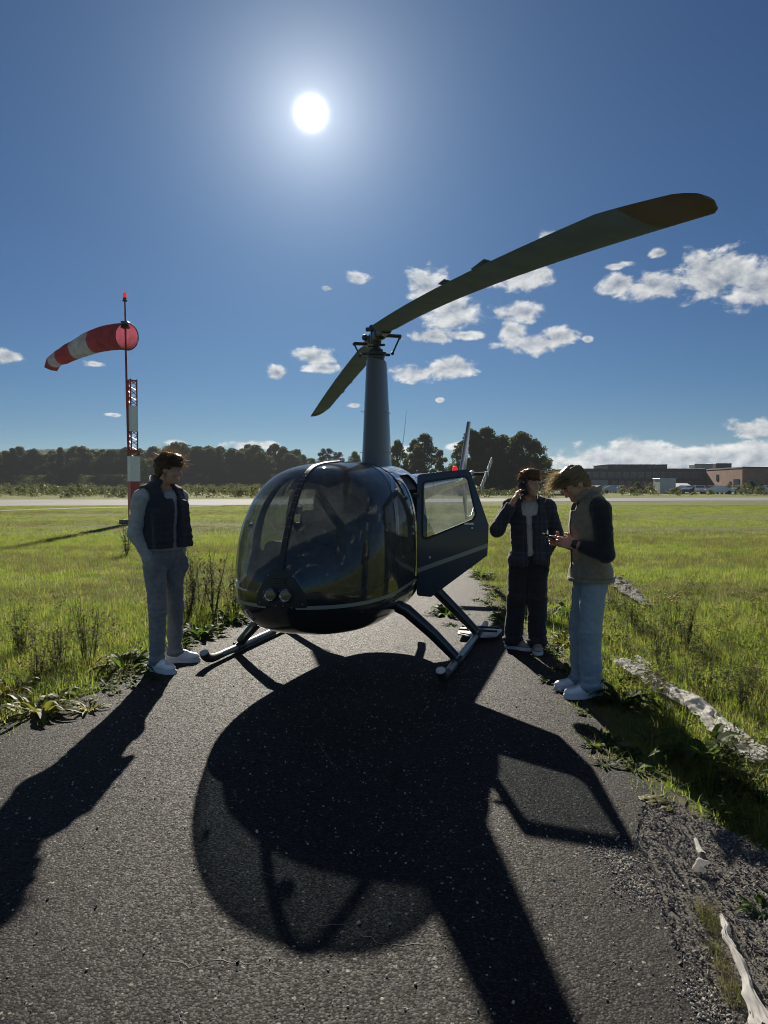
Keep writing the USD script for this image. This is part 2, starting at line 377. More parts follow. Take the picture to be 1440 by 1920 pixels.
def field(N):
    pos = N.add('geometry') + '.position'
    st = N.add('vector_math', {'vector1': pos}, math_type='multiply', vector2=(0.35, 1.0, 1.0)) + '.vector'
    a = N.smooth(N.noise(st, 0.10, 4, 0.6), 0.32, 0.68); c = N.smooth(N.noise(st, 0.9, 5, 0.65), 0.3, 0.7); e = N.smooth(N.noise(pos, 14, 5, 0.7), 0.3, 0.7)
    b = N.mix(a, (0.112, 0.155, 0.028), (0.170, 0.182, 0.048))
    b = N.mix(N.math('multiply', c, 0.68), b, (0.062, 0.080, 0.024))
    b = N.mix(N.math('multiply', e, 0.45), b, (0.17, 0.165, 0.055))
    nrm = N.add('bump', {'height': N.math('add', N.noise(pos, 7, 6, 0.75), N.math('multiply', N.noise(pos, 1.1, 4, 0.6), 2.0))}, strength=1.0, distance=0.16) + '.normal'
    return N.add('principled_bsdf', {'base_color': b, 'normal': nrm}, roughness=0.95, specular_ior_level=0.15, sheen_weight=0.25, sheen_roughness=0.5, sheen_tint=(0.5, 0.55, 0.2)) + '.BSDF'
custom('field', field)
look('runway', (0.125, 0.12, 0.115), 0.9, 0.15, 0.15)
look('gravel_bed', (0.095, 0.086, 0.074), 0.95, 0.4, 60, 0.012, 90)
look('stone', (0.11, 0.105, 0.10), 0.85, 0.35, 40)
look('pale_stone', (0.42, 0.38, 0.32), 0.8, 0.2, 30)
look('sand', (0.24, 0.20, 0.16), 0.95, 0.25, 20, 0.004, 200)

def roughen(pts, amp, seed, step=0.05):
    """A polygon with its sides broken up by noise."""
    ln = LineString(list(pts) + [pts[0]]); n = int(ln.length / step)
    p = np.array([ln.interpolate(i / n, normalized=True).coords[0] for i in range(n)])
    q = np.c_[p, np.zeros(n)]
    off = np.stack([meshkit.fbm(q * 1.7, 4, seed) - 0.5, meshkit.fbm(q * 1.7 + 31.3, 4, seed + 5) - 0.5], 1) * 2 * amp
    return Polygon(p + off).buffer(0)
def sheet(poly, z, cell=None):
    v, f = trimesh.creation.triangulate_polygon(poly, engine='earcut')
    v = np.c_[v, np.full(len(v), z)]
    m = trimesh.Trimesh(v, f, process=False)
    if m.face_normals[:, 2].mean() < 0: m.invert()
    return m
path_px_left = [(-700, 1640), (-330, 1452), (-60, 1378), (90, 1338), (200, 1292), (290, 1238), (350, 1205), (462, 1163), (560, 1128), (660, 1085), (715, 1062)]
path_px_right = [(880, 1062), (905, 1090), (935, 1140), (985, 1188), (1046, 1232), (1092, 1312), (1140, 1402), (1228, 1484), (1188, 1580), (1262, 1722), (1332, 1850), (1376, 1925)]
PATH_PTS = [(-4.0, -3.0)] + [tuple(gp(*p)[:2]) for p in path_px_left + path_px_right] + [(1.05, 1.2), (1.2, -3.0)]
PATH = roughen(PATH_PTS, 0.09, 3)
VERGE = roughen([tuple(c) for c in Polygon(PATH_PTS).buffer(0.14).exterior.coords[:-1]], 0.2, 9)
GRAVEL = roughen([tuple(gp(*p)[:2]) for p in [(1232, 1490), (1186, 1580), (1255, 1720), (1325, 1850), (1365, 1925)]] + [(0.95, 0.8), (3.2, 0.8)] + [tuple(gp(*p)[:2]) for p in [(1700, 1700), (1450, 1610), (1345, 1545)]], 0.06, 21)
gv, gf = [], []
xs = np.concatenate([[-1500, -900, -300, -120], np.linspace(-40, 40, 41), [120, 300, 900, 1500]]); ys = np.concatenate([[-300, -60, -20], np.linspace(-4, 60, 65), [75, 100, 160, 300, 700, 1300]])
X, Y = np.meshgrid(xs, ys, indexing='ij'); Z = np.full(X.shape, -0.02); nx, ny = X.shape
ii, jj = np.meshgrid(np.arange(nx - 1), np.arange(ny - 1), indexing='ij'); q = np.stack([ii * ny + jj, (ii + 1) * ny + jj, (ii + 1) * ny + jj + 1, ii * ny + jj + 1], -1).reshape(-1, 4)
put('field', (np.stack([X, Y, Z], -1).reshape(-1, 3), q), 'field', kind='structure', smooth=True)
put('verge', sheet(VERGE, -0.010), 'soil', kind='structure')
pm = prism(PATH, 0.03, at0=-0.03)
put('path', pm, 'asphalt', kind='structure', smooth=False)
put('gravel_ground', sheet(GRAVEL.difference(PATH.buffer(-0.04)), -0.004), 'gravel_bed', kind='structure')
RUNWAY = Polygon([tuple(gp(*p)[:2]) for p in [(-500, 951), (100, 948), (490, 946.5), (960, 940), (1600, 938), (2000, 938), (2000, 932.5), (1600, 932.5), (490, 936), (-500, 937.5)]])
put('runway', sheet(RUNWAY, 0.0), 'runway', kind='structure')
TAXI = LineString([tuple(gp(*p)[:2]) for p in [(-500, 973), (0, 957.5), (140, 953), (260, 950.5), (400, 948.5)]]).buffer(0.75)
put('gravel_track', sheet(TAXI, 0.006), 'runway', kind='structure')
# fine cracks in the asphalt
look('crack', (0.20, 0.185, 0.165), 0.95, 0.3, 30)
for k, pts in enumerate([[(300, 1645), (340, 1640), (365, 1634), (420, 1634), (520, 1640)], [(290, 1790), (330, 1808), (370, 1810), (412, 1796), (440, 1806), (490, 1812), (540, 1832)],
                         [(580, 1710), (592, 1735), (640, 1735), (665, 1745), (700, 1765), (730, 1778), (800, 1770)], [(460, 1229), (520, 1228), (600, 1230), (640, 1229), (705, 1229)],
                         [(590, 1385), (615, 1420), (640, 1445)], [(200, 1700), (262, 1655), (330, 1618)]]):
    q = np.array([gp(*p)[:2] for p in pts]); ln = LineString(q); n = max(8, int(ln.length / 0.015))
    p = np.array([ln.interpolate(t, normalized=True).coords[0] for t in np.linspace(0, 1, n)])
    p += (np.stack([meshkit.fbm(np.c_[p * 22, p[:, :1] * 0], 3, k), meshkit.fbm(np.c_[p * 22 + 9, p[:, :1] * 0], 3, k + 9)], 1) - 0.5) * 0.05
    w = 0.0013 * (0.1 + 1.6 * meshkit.noise(np.c_[p * 30, p[:, :1] * 0], k))
    d = np.gradient(p, axis=0); d /= np.linalg.norm(d, axis=1, keepdims=True); nn = np.c_[-d[:, 1], d[:, 0]]
    v = np.vstack([np.c_[p + nn * w[:, None], np.full(n, 0.0015)], np.c_[p - nn * w[:, None], np.full(n, 0.0015)]]); i = np.arange(n - 1)
    put('path_crack', (v, np.stack([i, i + n, i + n + 1, i + 1], 1)), 'crack', kind='structure', smooth=False)

# ------------------------------------------------------------------ grass and ground cover
leafy('grass', [(0.055, 0.092, 0.016), (0.085, 0.126, 0.020), (0.116, 0.155, 0.027), (0.140, 0.155, 0.040), (0.155, 0.142, 0.056)], 0.64, 0.6, 0.2, 2.4)
leafy('dry_grass', [(0.14, 0.125, 0.055), (0.17, 0.15, 0.075), (0.11, 0.115, 0.040), (0.085, 0.105, 0.028)], 0.5, 0.7, 0.15)
leafy('herb', [(0.035, 0.065, 0.014), (0.055, 0.095, 0.018), (0.085, 0.125, 0.022)], 0.55, 0.6, 0.15)
leafy('yellow_leaf', [(0.16, 0.15, 0.025), (0.12, 0.13, 0.02), (0.20, 0.16, 0.03)], 0.5)
leafy('weed', [(0.065, 0.082, 0.022), (0.085, 0.100, 0.028), (0.11, 0.105, 0.036), (0.085, 0.070, 0.035)], 0.5, 0.8, 0.08)
def blade_set(n, rad, h0, h1, w, seed, lean=0.5, segs=3):
    r = np.random.default_rng(seed); V, Fc, o = [], [], 0
    for _ in range(n):
        a, rr = r.uniform(0, 2 * np.pi), rad * math.sqrt(r.uniform()); x, y = rr * math.cos(a), rr * math.sin(a)
        h, d, l = r.uniform(h0, h1), r.uniform(0, 2 * np.pi), r.uniform(0.1, 1) * lean; side = np.array([-math.sin(d), math.cos(d), 0]); fw = np.array([math.cos(d), math.sin(d), 0])
        for k in range(segs + 1):
            t = k / segs; c = np.array([x, y, 0]) + fw * h * l * t * t + np.array([0, 0, h * (t - 0.25 * l * t * t)])
            ww = w * (1 - t) ** 0.7 * r.uniform(0.8, 1.2)
            if k < segs: V += [c - side * ww / 2, c + side * ww / 2]
            else: V += [c]
        for k in range(segs - 1): b = o + 2 * k; Fc += [[b, b + 1, b + 3], [b, b + 3, b + 2]]
        b = o + 2 * (segs - 1); Fc += [[b, b + 1, b + 2]]; o += 2 * segs + 1
    return np.array(V), np.array(Fc)
def instancer(name, protos, pts, which, scale, rotz, label=None, category=None, tilt=None):
    """Countless small pieces as one object."""
    pth = numbered('/World', name); pi = UsdGeom.PointInstancer.Define(stage, pth); targets = []
    for nm, mesh, mat, smooth in protos:
        p = usdkit.mesh(stage, numbered(pth, nm), mesh, LOOK[mat], smooth=smooth); targets.append(p.GetPath())
    pi.CreatePrototypesRel().SetTargets(targets)
    n = len(pts); pi.CreateProtoIndicesAttr(Vt.IntArray.FromNumpy(np.asarray(which, np.int32)))
    pi.CreatePositionsAttr(Vt.Vec3fArray.FromNumpy(np.asarray(pts, np.float32)))
    pi.CreateScalesAttr(Vt.Vec3fArray.FromNumpy(np.repeat(np.asarray(scale, np.float32)[:, None], 3, 1) if np.ndim(scale) == 1 else np.asarray(scale, np.float32)))
    ax = np.zeros((n, 3)); ax[:, 2] = 1
    if tilt is None: q = np.c_[np.cos(rotz / 2), np.zeros((n, 2)), np.sin(rotz / 2)]
    else:
        q = NP.normal(size=(n, 4)); q /= np.linalg.norm(q, axis=1, keepdims=True)
    pi.CreateOrientationsAttr(Vt.QuathArray([Gf.Quath(float(a), float(b), float(c), float(d)) for a, b, c, d in q]))
    tag(pi, label, category, kind='stuff'); return pi
def wedge(n, d0, d1, half=0.66):
    """Points on the ground in the camera's field between two distances, even per area."""
    D = np.sqrt(NP.uniform(d0 ** 2, d1 ** 2, n)); return np.c_[D * NP.uniform(-half, half, n), D]
def keep(p, *polys):
    ok = np.ones(len(p), bool)
    for g in polys: ok &= ~contains_xy(g, p[:, 0], p[:, 1])
    return p[ok]
NOGRASS = PATH.buffer(0.03)
EDGE = PATH.buffer(0.3)
def patchy(p, f, seed, lo, hi):
    n = meshkit.fbm(np.c_[p * f, np.zeros(len(p))], 3, seed); return NP.uniform(size=len(p)) < np.clip((n - lo) / (hi - lo), 0, 1)
near = keep(wedge(14000, 1.5, 9.5, 0.75), NOGRASS, GRAVEL); d_edge = np.array([PATH.distance(Point(*q)) for q in near])
near = near[NP.uniform(size=len(near)) < np.clip((d_edge - 0.02) / 0.45, 0.10, 1)]
mid_ = keep(wedge(22000, 9.5, 22, 0.62), NOGRASS)
mid2 = wedge(4000, 13.2, 20, 0.3)
far_ = keep(wedge(26000, 22, 54, 0.6), TAXI, RUNWAY.buffer(0.3))
short = [('grass_tuft', blade_set(22, 0.12, 0.03, 0.09, 0.005, 1, 0.9), 'grass', False), ('grass_tuft', blade_set(22, 0.13, 0.02, 0.07, 0.006, 2, 1.4), 'grass', False),
         ('grass_tuft', blade_set(14, 0.09, 0.06, 0.17, 0.004, 3, 1.0), 'grass', False), ('grass_tuft', blade_set(12, 0.10, 0.05, 0.16, 0.004, 4, 1.4), 'dry_grass', False)]
long_ = [('grass_tuft', blade_set(22, 0.30, 0.03, 0.10, 0.014, 5, 1.2, 2), 'grass', False), ('grass_tuft', blade_set(20, 0.30, 0.03, 0.08, 0.015, 6, 1.5, 2), 'grass', False), ('grass_tuft', blade_set(18, 0.28, 0.04, 0.13, 0.012, 7, 1.5, 2), 'dry_grass', False)]
P = near; instancer('verge_grass', short, np.c_[P, np.full(len(P), -0.02)], NP.choice(4, len(P), p=[0.34, 0.28, 0.22, 0.16]), NP.uniform(0.7, 1.4, len(P)), NP.uniform(0, 6.28, len(P)), 'short green and straw coloured grass along both sides of the asphalt path', 'grass')
P = np.vstack([mid_, keep(mid2, NOGRASS)]); instancer('field_grass', short, np.c_[P, np.full(len(P), -0.02)], np.where((meshkit.fbm(np.c_[P * [.16, .4], np.zeros(len(P))], 4, 3) > .53) & (NP.uniform(size=len(P)) < .6), 3, NP.choice(4, len(P), p=[0.42, 0.36, 0.12, 0.10])), NP.uniform(0.8, 1.3, len(P)), NP.uniform(0, 6.28, len(P)), 'mown green grass of the open airfield behind the helicopter', 'grass')
far_ = far_[patchy(far_ * [.35, 1], .35, 12, .25, .5)]
P = far_; instancer('far_grass', long_, np.c_[P, np.full(len(P), -0.02)], np.where((meshkit.fbm(np.c_[P * [.06, .2], np.zeros(len(P))], 4, 8) > .53) & (NP.uniform(size=len(P)) < .6), 2, NP.choice(3, len(P), p=[0.5, 0.36, 0.14])), NP.uniform(0.6, 1.1, len(P)), NP.uniform(0, 6.28, len(P)), 'paler grass of the airfield out towards the runway', 'grass')
# loose stones
def pebble(seed):
    m = trimesh.creation.icosphere(1, 1.0); m.vertices *= (0.72 + 0.5 * meshkit.noise(m.vertices * 1.3 + seed * 7.1, seed))[:, None]; m.vertices *= [1.0, 0.8, 0.62]; return m
leafy('gravel_stone', [(.12, .112, .102), (.17, .16, .148), (.24, .22, .20), (.16, .14, .12), (.38, .35, .31)], 0.0, 0.85, .2)
def chip_stone(seed):
    r = np.random.default_rng(seed); m = trimesh.convex.convex_hull(r.normal(size=(11, 3)) * [1.0, .75, .5]); m.vertices /= np.abs(m.vertices).max(); return m
peb = [('pebble', chip_stone(i), 'gravel_stone', False) for i in range(6)]
g = NP.uniform(GRAVEL.bounds[:2], GRAVEL.bounds[2:], (40000, 2)); g = g[contains_xy(GRAVEL.buffer(0.02), g[:, 0], g[:, 1])]
s = NP.lognormal(math.log(0.0068), 0.42, len(g)).clip(0.003, 0.017)
instancer('loose_gravel', peb, np.c_[g, s * 0.35], NP.integers(0, 6, len(g)), s, None, 'loose grey gravel at the right edge of the asphalt path', 'gravel', tilt=1)
drift = np.vstack([gp(x, y)[:2] + NP.normal(0, 1, (700, 2)) * [.05, .07] for x, y in ((1160, 1612), (1200, 1665), (1335, 1880))]); g = np.vstack([wedge(3600, 1.9, 6.5, 0.6), drift]); g = g[contains_xy(PATH, g[:, 0], g[:, 1])]; s = NP.lognormal(math.log(0.0034), 0.35, len(g)).clip(0.002, 0.009)
instancer('asphalt_grit', [('grit', pebble(9), 'pale_stone', False), ('grit', chip_stone(10), 'gravel_stone', False)], np.c_[g, s * 0.35], NP.integers(0, 2, len(g)), s, None, 'small pale stones scattered over the dark asphalt', 'grit', tilt=1)

# ------------------------------------------------------------------ trees, hill and brush
leafy('broadleaf', [(0.032, 0.050, 0.016), (0.050, 0.070, 0.020), (0.078, 0.095, 0.028), (0.040, 0.060, 0.024)], 0.4, 0.7, 0.15)
leafy('conifer', [(0.022, 0.036, 0.016), (0.030, 0.045, 0.019)], 0.15)
leafy('brush', [(0.075, 0.085, 0.035), (0.10, 0.105, 0.045), (0.055, 0.07, 0.028), (0.13, 0.115, 0.06)], 0.4)
look('bark', (0.06, 0.05, 0.042), 0.9, 0.3, 3)
def leaf_quads(c, size, r):
    n = len(c); a = r.normal(size=(n, 3)); a /= np.linalg.norm(a, axis=1, keepdims=True); b = np.cross(a, r.normal(size=(n, 3))); b /= np.linalg.norm(b, axis=1, keepdims=True)
    s = size * r.uniform(0.6, 1.3, n)[:, None]
    v = np.stack([c - a * s, c + b * s * 0.55, c + a * s, c - b * s * 0.55], 1).reshape(-1, 3); i = np.arange(n)[:, None] * 4
    return v, np.hstack([i, i + 1, i + 2, i + 3])
def tree_parts(kind, seed, leaves=3000):
    """A unit tree 10 m tall: a tapered trunk with limbs, and a crown of leaf clumps."""
    r = np.random.default_rng(seed); limbs = []; cl = []; leaves = int(leaves * 2.4)
    if kind == 'conifer':
        limbs.append(tube([(0, 0, 0), (0.05, 0, 5), (0, 0.05, 9.8)], [0.16, 0.1, 0.02], 7))
        for z in np.arange(1.2, 9.7, 0.42):
            w = 1.9 * (1 - z / 10.4) ** 0.8 * r.uniform(0.75, 1.15)
            for a in r.uniform(0, 6.28, 6):
                e = np.array([math.cos(a) * w, math.sin(a) * w, z - 0.25 * w]); cl += [(np.array([0, 0, z]) * (1 - t) + e * t, 0.30 + 0.1 * (1 - t)) for t in (0.3, 0.6, 0.9)]
    elif kind == 'pine':
        limbs.append(tube([(0, 0, 0), (0.1, 0.1, 4), (0, 0, 9.2)], [0.17, 0.13, 0.05], 7))
        for z in np.arange(3.6, 9.6, 0.5):
            for a in r.uniform(0, 6.28, 4):
                w = r.uniform(0.5, 1.0) * 2.0 * (1 - ((z - 6.2) / 4.2) ** 2 * 0.8); e = np.array([math.cos(a) * w, math.sin(a) * w, z + 0.2])
                limbs.append(tube([(0, 0, z - 0.3), e], [0.05, 0.02], 4)); cl += [(e, 0.55), (e * [0.6, 0.6, 1] + [0, 0, 0.1], 0.4)]
    else:
        slim = kind == 'tall'; top = 10.0; W = (1.9 if slim else 2.9); z0 = 1.3 if slim else 0.9
        limbs.append(tube([(0, 0, 0), (0.1, 0.05, 3.0), (0.0, 0.1, 6.0), (0.1, 0, 9.0)], [0.24, 0.18, 0.1, 0.03], 8))
        for _ in range(80 if slim else 110):
            t = r.uniform(0.0, 1.0); z = z0 + (top - 0.5 - z0) * t
            prof = math.sin(math.pi * min(1, 0.22 + 0.80 * t)) ** 0.6
            a, q = r.uniform(0, 6.28), math.sqrt(r.uniform(0.15, 1.0)); w = W * prof * q * r.uniform(0.75, 1.15)
            e = np.array([math.cos(a) * w, math.sin(a) * w, z]); cl.append((e, r.uniform(0.45, 0.95) * (0.75 if slim else 0.95)))
            if r.uniform() < 0.3: limbs.append(tube([(0.05, 0.05, max(1.0, z - 1.3)), e * [0.5, 0.5, 1] - [0, 0, 0.4], e], [0.08, 0.05, 0.02], 4))
    rad = np.array([c[1] for c in cl]); cen = np.array([c[0] for c in cl]); pick = r.choice(len(cl), leaves, p=rad ** 2 / (rad ** 2).sum())
    d = r.normal(size=(leaves, 3)); d /= np.linalg.norm(d, axis=1, keepdims=True); pts = cen[pick] + d * (rad[pick] * r.uniform(0.3, 1.0, leaves) ** 0.5)[:, None] * [1, 1, 0.8]
    pts[:, 2] = np.clip(pts[:, 2], 0.25, None)
    return cat(limbs), leaf_quads(pts, 0.14 if kind in ('conifer', 'pine') else 0.17, r)
TREES = {}
for kind, n in (('broad', 4), ('tall', 3), ('conifer', 2), ('pine', 2)):
    for i in range(n):
        cls = Sdf.Path(f'/World/Looks/{kind}_tree_source_{i:03d}')
        stage.CreateClassPrim(cls); t, c = tree_parts(kind, 50 + 7 * i + len(kind), 3400 if kind != 'pine' else 2400)
        usdkit.mesh(stage, f'{cls}/trunk', t, LOOK['bark'], smooth=40); usdkit.mesh(stage, f'{cls}/crown', c, LOOK['conifer' if kind in ('conifer', 'pine') else 'broadleaf'])
        TREES[kind, i] = cls
def tree(name, kind, x, y_top, D, label, group=None, w=1.0, base=None):
    p = at(x, y_top, D); h = p[2] / 10.0; i = RND.randrange(sum(1 for k in TREES if k[0] == kind))
    copy_of(TREES[kind, i], name, label, 'tree', (p[0], D, -0.05), RND.uniform(0, 360), (h * w, h * w, h), group)
prof = [(-140, 850), (-60, 846), (0, 847), (40, 840), (75, 846), (110, 843), (140, 839), (200, 843), (245, 840), (275, 841), (330, 829), (360, 838), (400, 833), (430, 838), (460, 833), (490, 838), (520, 831), (550, 843), (590, 858)]
px_, py_ = zip(*prof)
x = -135.0
while x < 585:
    k = RND.choice(['broad', 'broad', 'tall', 'tall', 'conifer'])
    tree('conifer_tree' if k == 'conifer' else 'leafy_tree', k, x, float(np.interp(x, px_, py_)) + RND.uniform(-6, 12), 238 + RND.uniform(-9, 9),
         'dark spruce in the long row of trees on the left beyond the runway' if k == 'conifer' else 'dark leafy tree in the long row of trees on the left beyond the runway', 'dark spruces in the left tree row' if k == 'conifer' else 'leafy trees of the left tree row', RND.uniform(1.25, 1.7))
    x += RND.uniform(11, 16)
x = -140.0
while x < 590:
    k = RND.choice(['broad', 'tall', 'conifer'])
    tree('conifer_tree' if k == 'conifer' else 'leafy_tree', k, x, float(np.interp(x, px_, py_)) + RND.uniform(-1, 6), 262 + RND.uniform(-8, 8),
         'dark spruce in the long row of trees on the left beyond the runway' if k == 'conifer' else 'dark leafy tree in the long row of trees on the left beyond the runway', 'dark spruces in the left tree row' if k == 'conifer' else 'leafy trees of the left tree row', RND.uniform(1.3, 1.7))
    x += RND.uniform(15, 22)
for name, kind, x, yt, D, w, lab in [
    ('pine_tree', 'pine', 611, 838, 190, 1.0, 'small flat topped pine standing alone left of the rotor mast'), ('pine_tree', 'pine', 634, 845, 195, 0.9, 'lower pine right beside the lone flat topped pine, left of the rotor mast'),
    ('bushy_tree', 'broad', 665, 845, 185, 0.9, 'round low tree just left of the rotor mast above the cabin roof'), ('bushy_tree', 'broad', 585, 858, 200, 0.9, 'small tree at the right end of the long left tree row'),
    ('leafy_tree', 'tall', 745, 823, 140, 1.15, 'leafy tree directly right of the rotor mast'), ('leafy_tree', 'tall', 778, 822, 142, 1.05, 'slender tree second to the right of the rotor mast'),
    ('leafy_tree', 'tall', 796, 811, 138, 1.25, 'tallest tree between the rotor mast and the tail fin'), ('leafy_tree', 'tall', 826, 842, 150, 1.0, 'thin lower tree with gaps showing sky, left of the tail fin'),
    ('leafy_tree', 'broad', 858, 836, 132, 0.8, 'tree right behind the foot of the tail fin'), ('leafy_tree', 'tall', 884, 803, 128, 1.5, 'tall dark tree directly behind the upper tail fin'),
    ('leafy_tree', 'tall', 912, 799, 127, 1.4, 'highest dark tree right of the tail fin'), ('leafy_tree', 'broad', 945, 812, 124, 1.35, 'dark full tree left in the dense clump behind the man phoning'),
    ('leafy_tree', 'broad', 978, 806, 122, 1.45, 'widest dark tree in the dense clump behind the man phoning'), ('leafy_tree', 'broad', 1002, 822, 122, 1.2, 'dark tree right in the dense clump behind the man phoning'),
    ('leafy_tree', 'broad', 1020, 852, 124, 1.2, 'low tree at the right foot of the dense clump, above the bent head'), ('leafy_tree', 'broad', 928, 830, 121, 1.4, 'dark lower tree filling the gap in front of the clump by the tail rotor'),
    ('leafy_tree', 'broad', 962, 835, 119, 1.5, 'dark lower tree at the front of the dense clump'), ('bushy_tree', 'broad', 1037, 888, 150, 0.9, 'small bush like tree between the dense clump and the brick buildings')]:
    tree(name, kind, x, yt, D, lab, w=w)
# wooded hill far behind the left row
def ridge(pts, D, depth, seed):
    xs = np.linspace(pts[0][0], pts[-1][0], 90); hh = np.interp(xs, *zip(*pts)); rows = []
    for t in np.linspace(0, 1, 9):
        z = np.array([at(a, b, D)[2] for a, b in zip(xs, hh)]) * math.sin(t * math.pi / 2) ** 0.8; xx = np.array([at(a, 900, D)[0] for a in xs]); yy = np.full(90, D - depth * (1 - t))
        p = np.stack([xx, yy, z], 1); p[:, 2] += 6 * t * (meshkit.fbm(p * 0.06, 4, seed) - 0.5); rows.append(p)
    v = np.array(rows).reshape(-1, 3); i, j = np.meshgrid(np.arange(8), np.arange(89), indexing='ij'); a = i * 90 + j
    return v, np.stack([a, a + 1, a + 91, a + 90], -1).reshape(-1, 4)
look('forest', (0.030, 0.042, 0.020), 1.0, 0.4, 0.06, specular_ior_level=0.0)
put('wooded_hill', ridge([(-260, 870), (-60, 866), (60, 861), (160, 857), (240, 857), (330, 861), (430, 868), (520, 880), (600, 905)], 900, 260, 4), 'forest', kind='structure', smooth=True)
put('wooded_hill', ridge([(1000, 907), (1030, 892), (1060, 888), (1120, 890), (1350, 890), (1440, 884), (1600, 882)], 700, 200, 14), 'forest', kind='structure', smooth=True)
def shrub(seed, n, h, w):
    r = np.random.default_rng(seed); c = np.stack([r.normal(0, w * 0.45, n), r.normal(0, w * 0.45, n), h * r.uniform(0.05, 1, n) ** 0.8], 1); c[:, :2] *= (1.15 - 0.7 * c[:, 2:] / h)
    return leaf_quads(c, 0.14, r)
sh = [('shrub', shrub(i, 170, h, w), 'brush', False) for i, (h, w) in enumerate([(1.0, 1.0), (1.5, 1.2), (0.8, 1.4)])]
P = np.c_[NP.uniform(-150, 20, 1500), NP.uniform(84, 205, 1500)]; P2 = np.c_[NP.uniform(-10, 110, 90), NP.uniform(100, 118, 90)]
P3 = np.c_[NP.uniform(-150, -20, 420), NP.uniform(218, 232, 420)]; P = np.vstack([P, P2]); P = keep(P, RUNWAY.buffer(1.5))
instancer('meadow_brush', sh, np.c_[P, np.full(len(P), -0.05)], NP.integers(0, 3, len(P)), NP.uniform(0.6, 1.25, len(P)), NP.uniform(0, 6.28, len(P)), 'rough tall grass and brush between the runway and the trees', 'brush')
hp = []
for _ in range(1700):
    a = NP.uniform(-250, 560); t = math.sqrt(NP.uniform(0.05, 1)); zt = at(a, float(np.interp(a, [-260, -60, 60, 160, 240, 330, 430, 520, 600], [870, 866, 861, 857, 857, 861, 868, 880, 905])), 900)
    hp.append((zt[0], 900 - 260 * (1 - t), zt[2] * math.sin(t * math.pi / 2) ** .8 - 1))
instancer('hill_forest', [('shrub', shrub(31 + i, 200, 1.3, 1.2), 'broadleaf', False) for i in range(3)], np.array(hp), NP.integers(0, 3, len(hp)), NP.uniform(5, 8, len(hp)), NP.uniform(0, 6.28, len(hp)), 'distant dark forest on the low hill behind the left tree row', 'forest')
P = P3; instancer('understory', [('shrub', shrub(9 + i, 260, 3.2, 3.0), 'broadleaf', False) for i in range(2)], np.c_[P, np.full(len(P), -0.05)], NP.integers(0, 2, len(P)), NP.uniform(0.7, 1.5, len(P)), NP.uniform(0, 6.28, len(P)), 'dark undergrowth at the foot of the left tree row', 'undergrowth')
hz = box(3400, 2000, 72.0, (0, 500, 34.9))
N = Nodes(); v_ = N.add('principled_volume', color=(0.82, 0.90, 1.0), density=HAZE, anisotropy=0.35) + '.volume'
LOOK['haze'] = usdkit.material(stage, '/World/Looks/haze_look', N.n, N.l, volume=v_)
put('haze', hz, 'haze', kind='stuff', smooth=False)

# ------------------------------------------------------------------ helicopter
from scipy.interpolate import PchipInterpolator as Pchip
look('black_paint', (0.008, 0.010, 0.011), 0.22, coat_weight=1.0, coat_roughness=0.03)
look('door_paint', (0.030, 0.036, 0.052), 0.38, coat_weight=0.5, coat_roughness=0.12)
look('silver_stripe', (0.30, 0.30, 0.26), 0.35, metallic=0.3)
look('mast_paint', (0.082, 0.080, 0.078), 0.42, coat_weight=0.6, coat_roughness=0.15)
look('blade_paint', (0.14, 0.19, 0.29), 0.7, 0.12, 5, specular_ior_level=0.1)
look('blade_tip_paint', (0.135, 0.108, 0.108), 0.7, 0.15, 8, specular_ior_level=0.1)
look('dark_metal', (0.05, 0.052, 0.055), 0.4, metallic=0.6)
look('bare_metal', (0.52, 0.53, 0.54), 0.32, 0.12, 30, metallic=1.0)
look('skid_paint', (0.22, 0.23, 0.235), 0.38, 0.15, 10, metallic=0.7)
look('black_rubber', (0.012, 0.012, 0.013), 0.6)
look('chrome', (0.85, 0.86, 0.88), 0.06, metallic=1.0); look('reflector_silver', (0.95, 0.95, 0.96), 0.35, metallic=0.4)
look('leather', (0.060, 0.056, 0.053), 0.6)
look('interior', (0.022, 0.023, 0.026), 0.8)
look('white_paint', (0.58, 0.59, 0.60), 0.45, 0.06, 12)
look('red_paint', (0.27, 0.020, 0.026), 0.45, 0.12, 10)
look('red_cloth', (0.50, 0.02, 0.03), 0.7)
look('pale_metal', (0.46, 0.46, 0.45), 0.45, 0.25, 9, metallic=0.4)
look('label_white', (0.6, 0.6, 0.6), 0.5)
pane('window_glass', (0.64, 0.67, 0.68), 0.045, 0.11)
pane('lens_glass', (0.96, 0.97, 0.98))
def beacon(N): return N.add('principled_bsdf', base_color=(0.6, 0.02, 0.02), roughness=0.2, emission_color=(1.0, 0.05, 0.04), emission_strength=0.3) + '.BSDF'
custom('beacon_red', beacon)

HEAD = 16.5; HS, HC = math.sin(math.radians(HEAD)), math.cos(math.radians(HEAD)); NOSE = np.array([-0.765, 5.18, 0.0])
def to_heli(p):
    d = np.asarray(p, float) - NOSE; return np.stack([d[..., 0] * HC - d[..., 1] * HS, d[..., 0] * HS + d[..., 1] * HC, d[..., 2]], -1)
heli = thing('helicopter', 'glossy black light helicopter parked on the asphalt path with its left rear door open', 'helicopter', NOSE, -HEAD)
rt = lambda *a: np.sqrt(np.array(a, float))
S_ = [0, .04, .12, .25, .45, .7, 1.0, 1.3, 1.7, 2.1, 2.5, 2.9, 3.2, 3.5]
q = np.sqrt(S_)
ZT = Pchip(q, [.80, 1.00, 1.20, 1.41, 1.635, 1.750, 1.785, 1.80, 1.80, 1.80, 1.80, 1.74, 1.68, 1.62])
ZB = Pchip(q, [.76, .64, .54, .465, .42, .395, .385, .385, .385, .39, .44, .70, 1.02, 1.30])
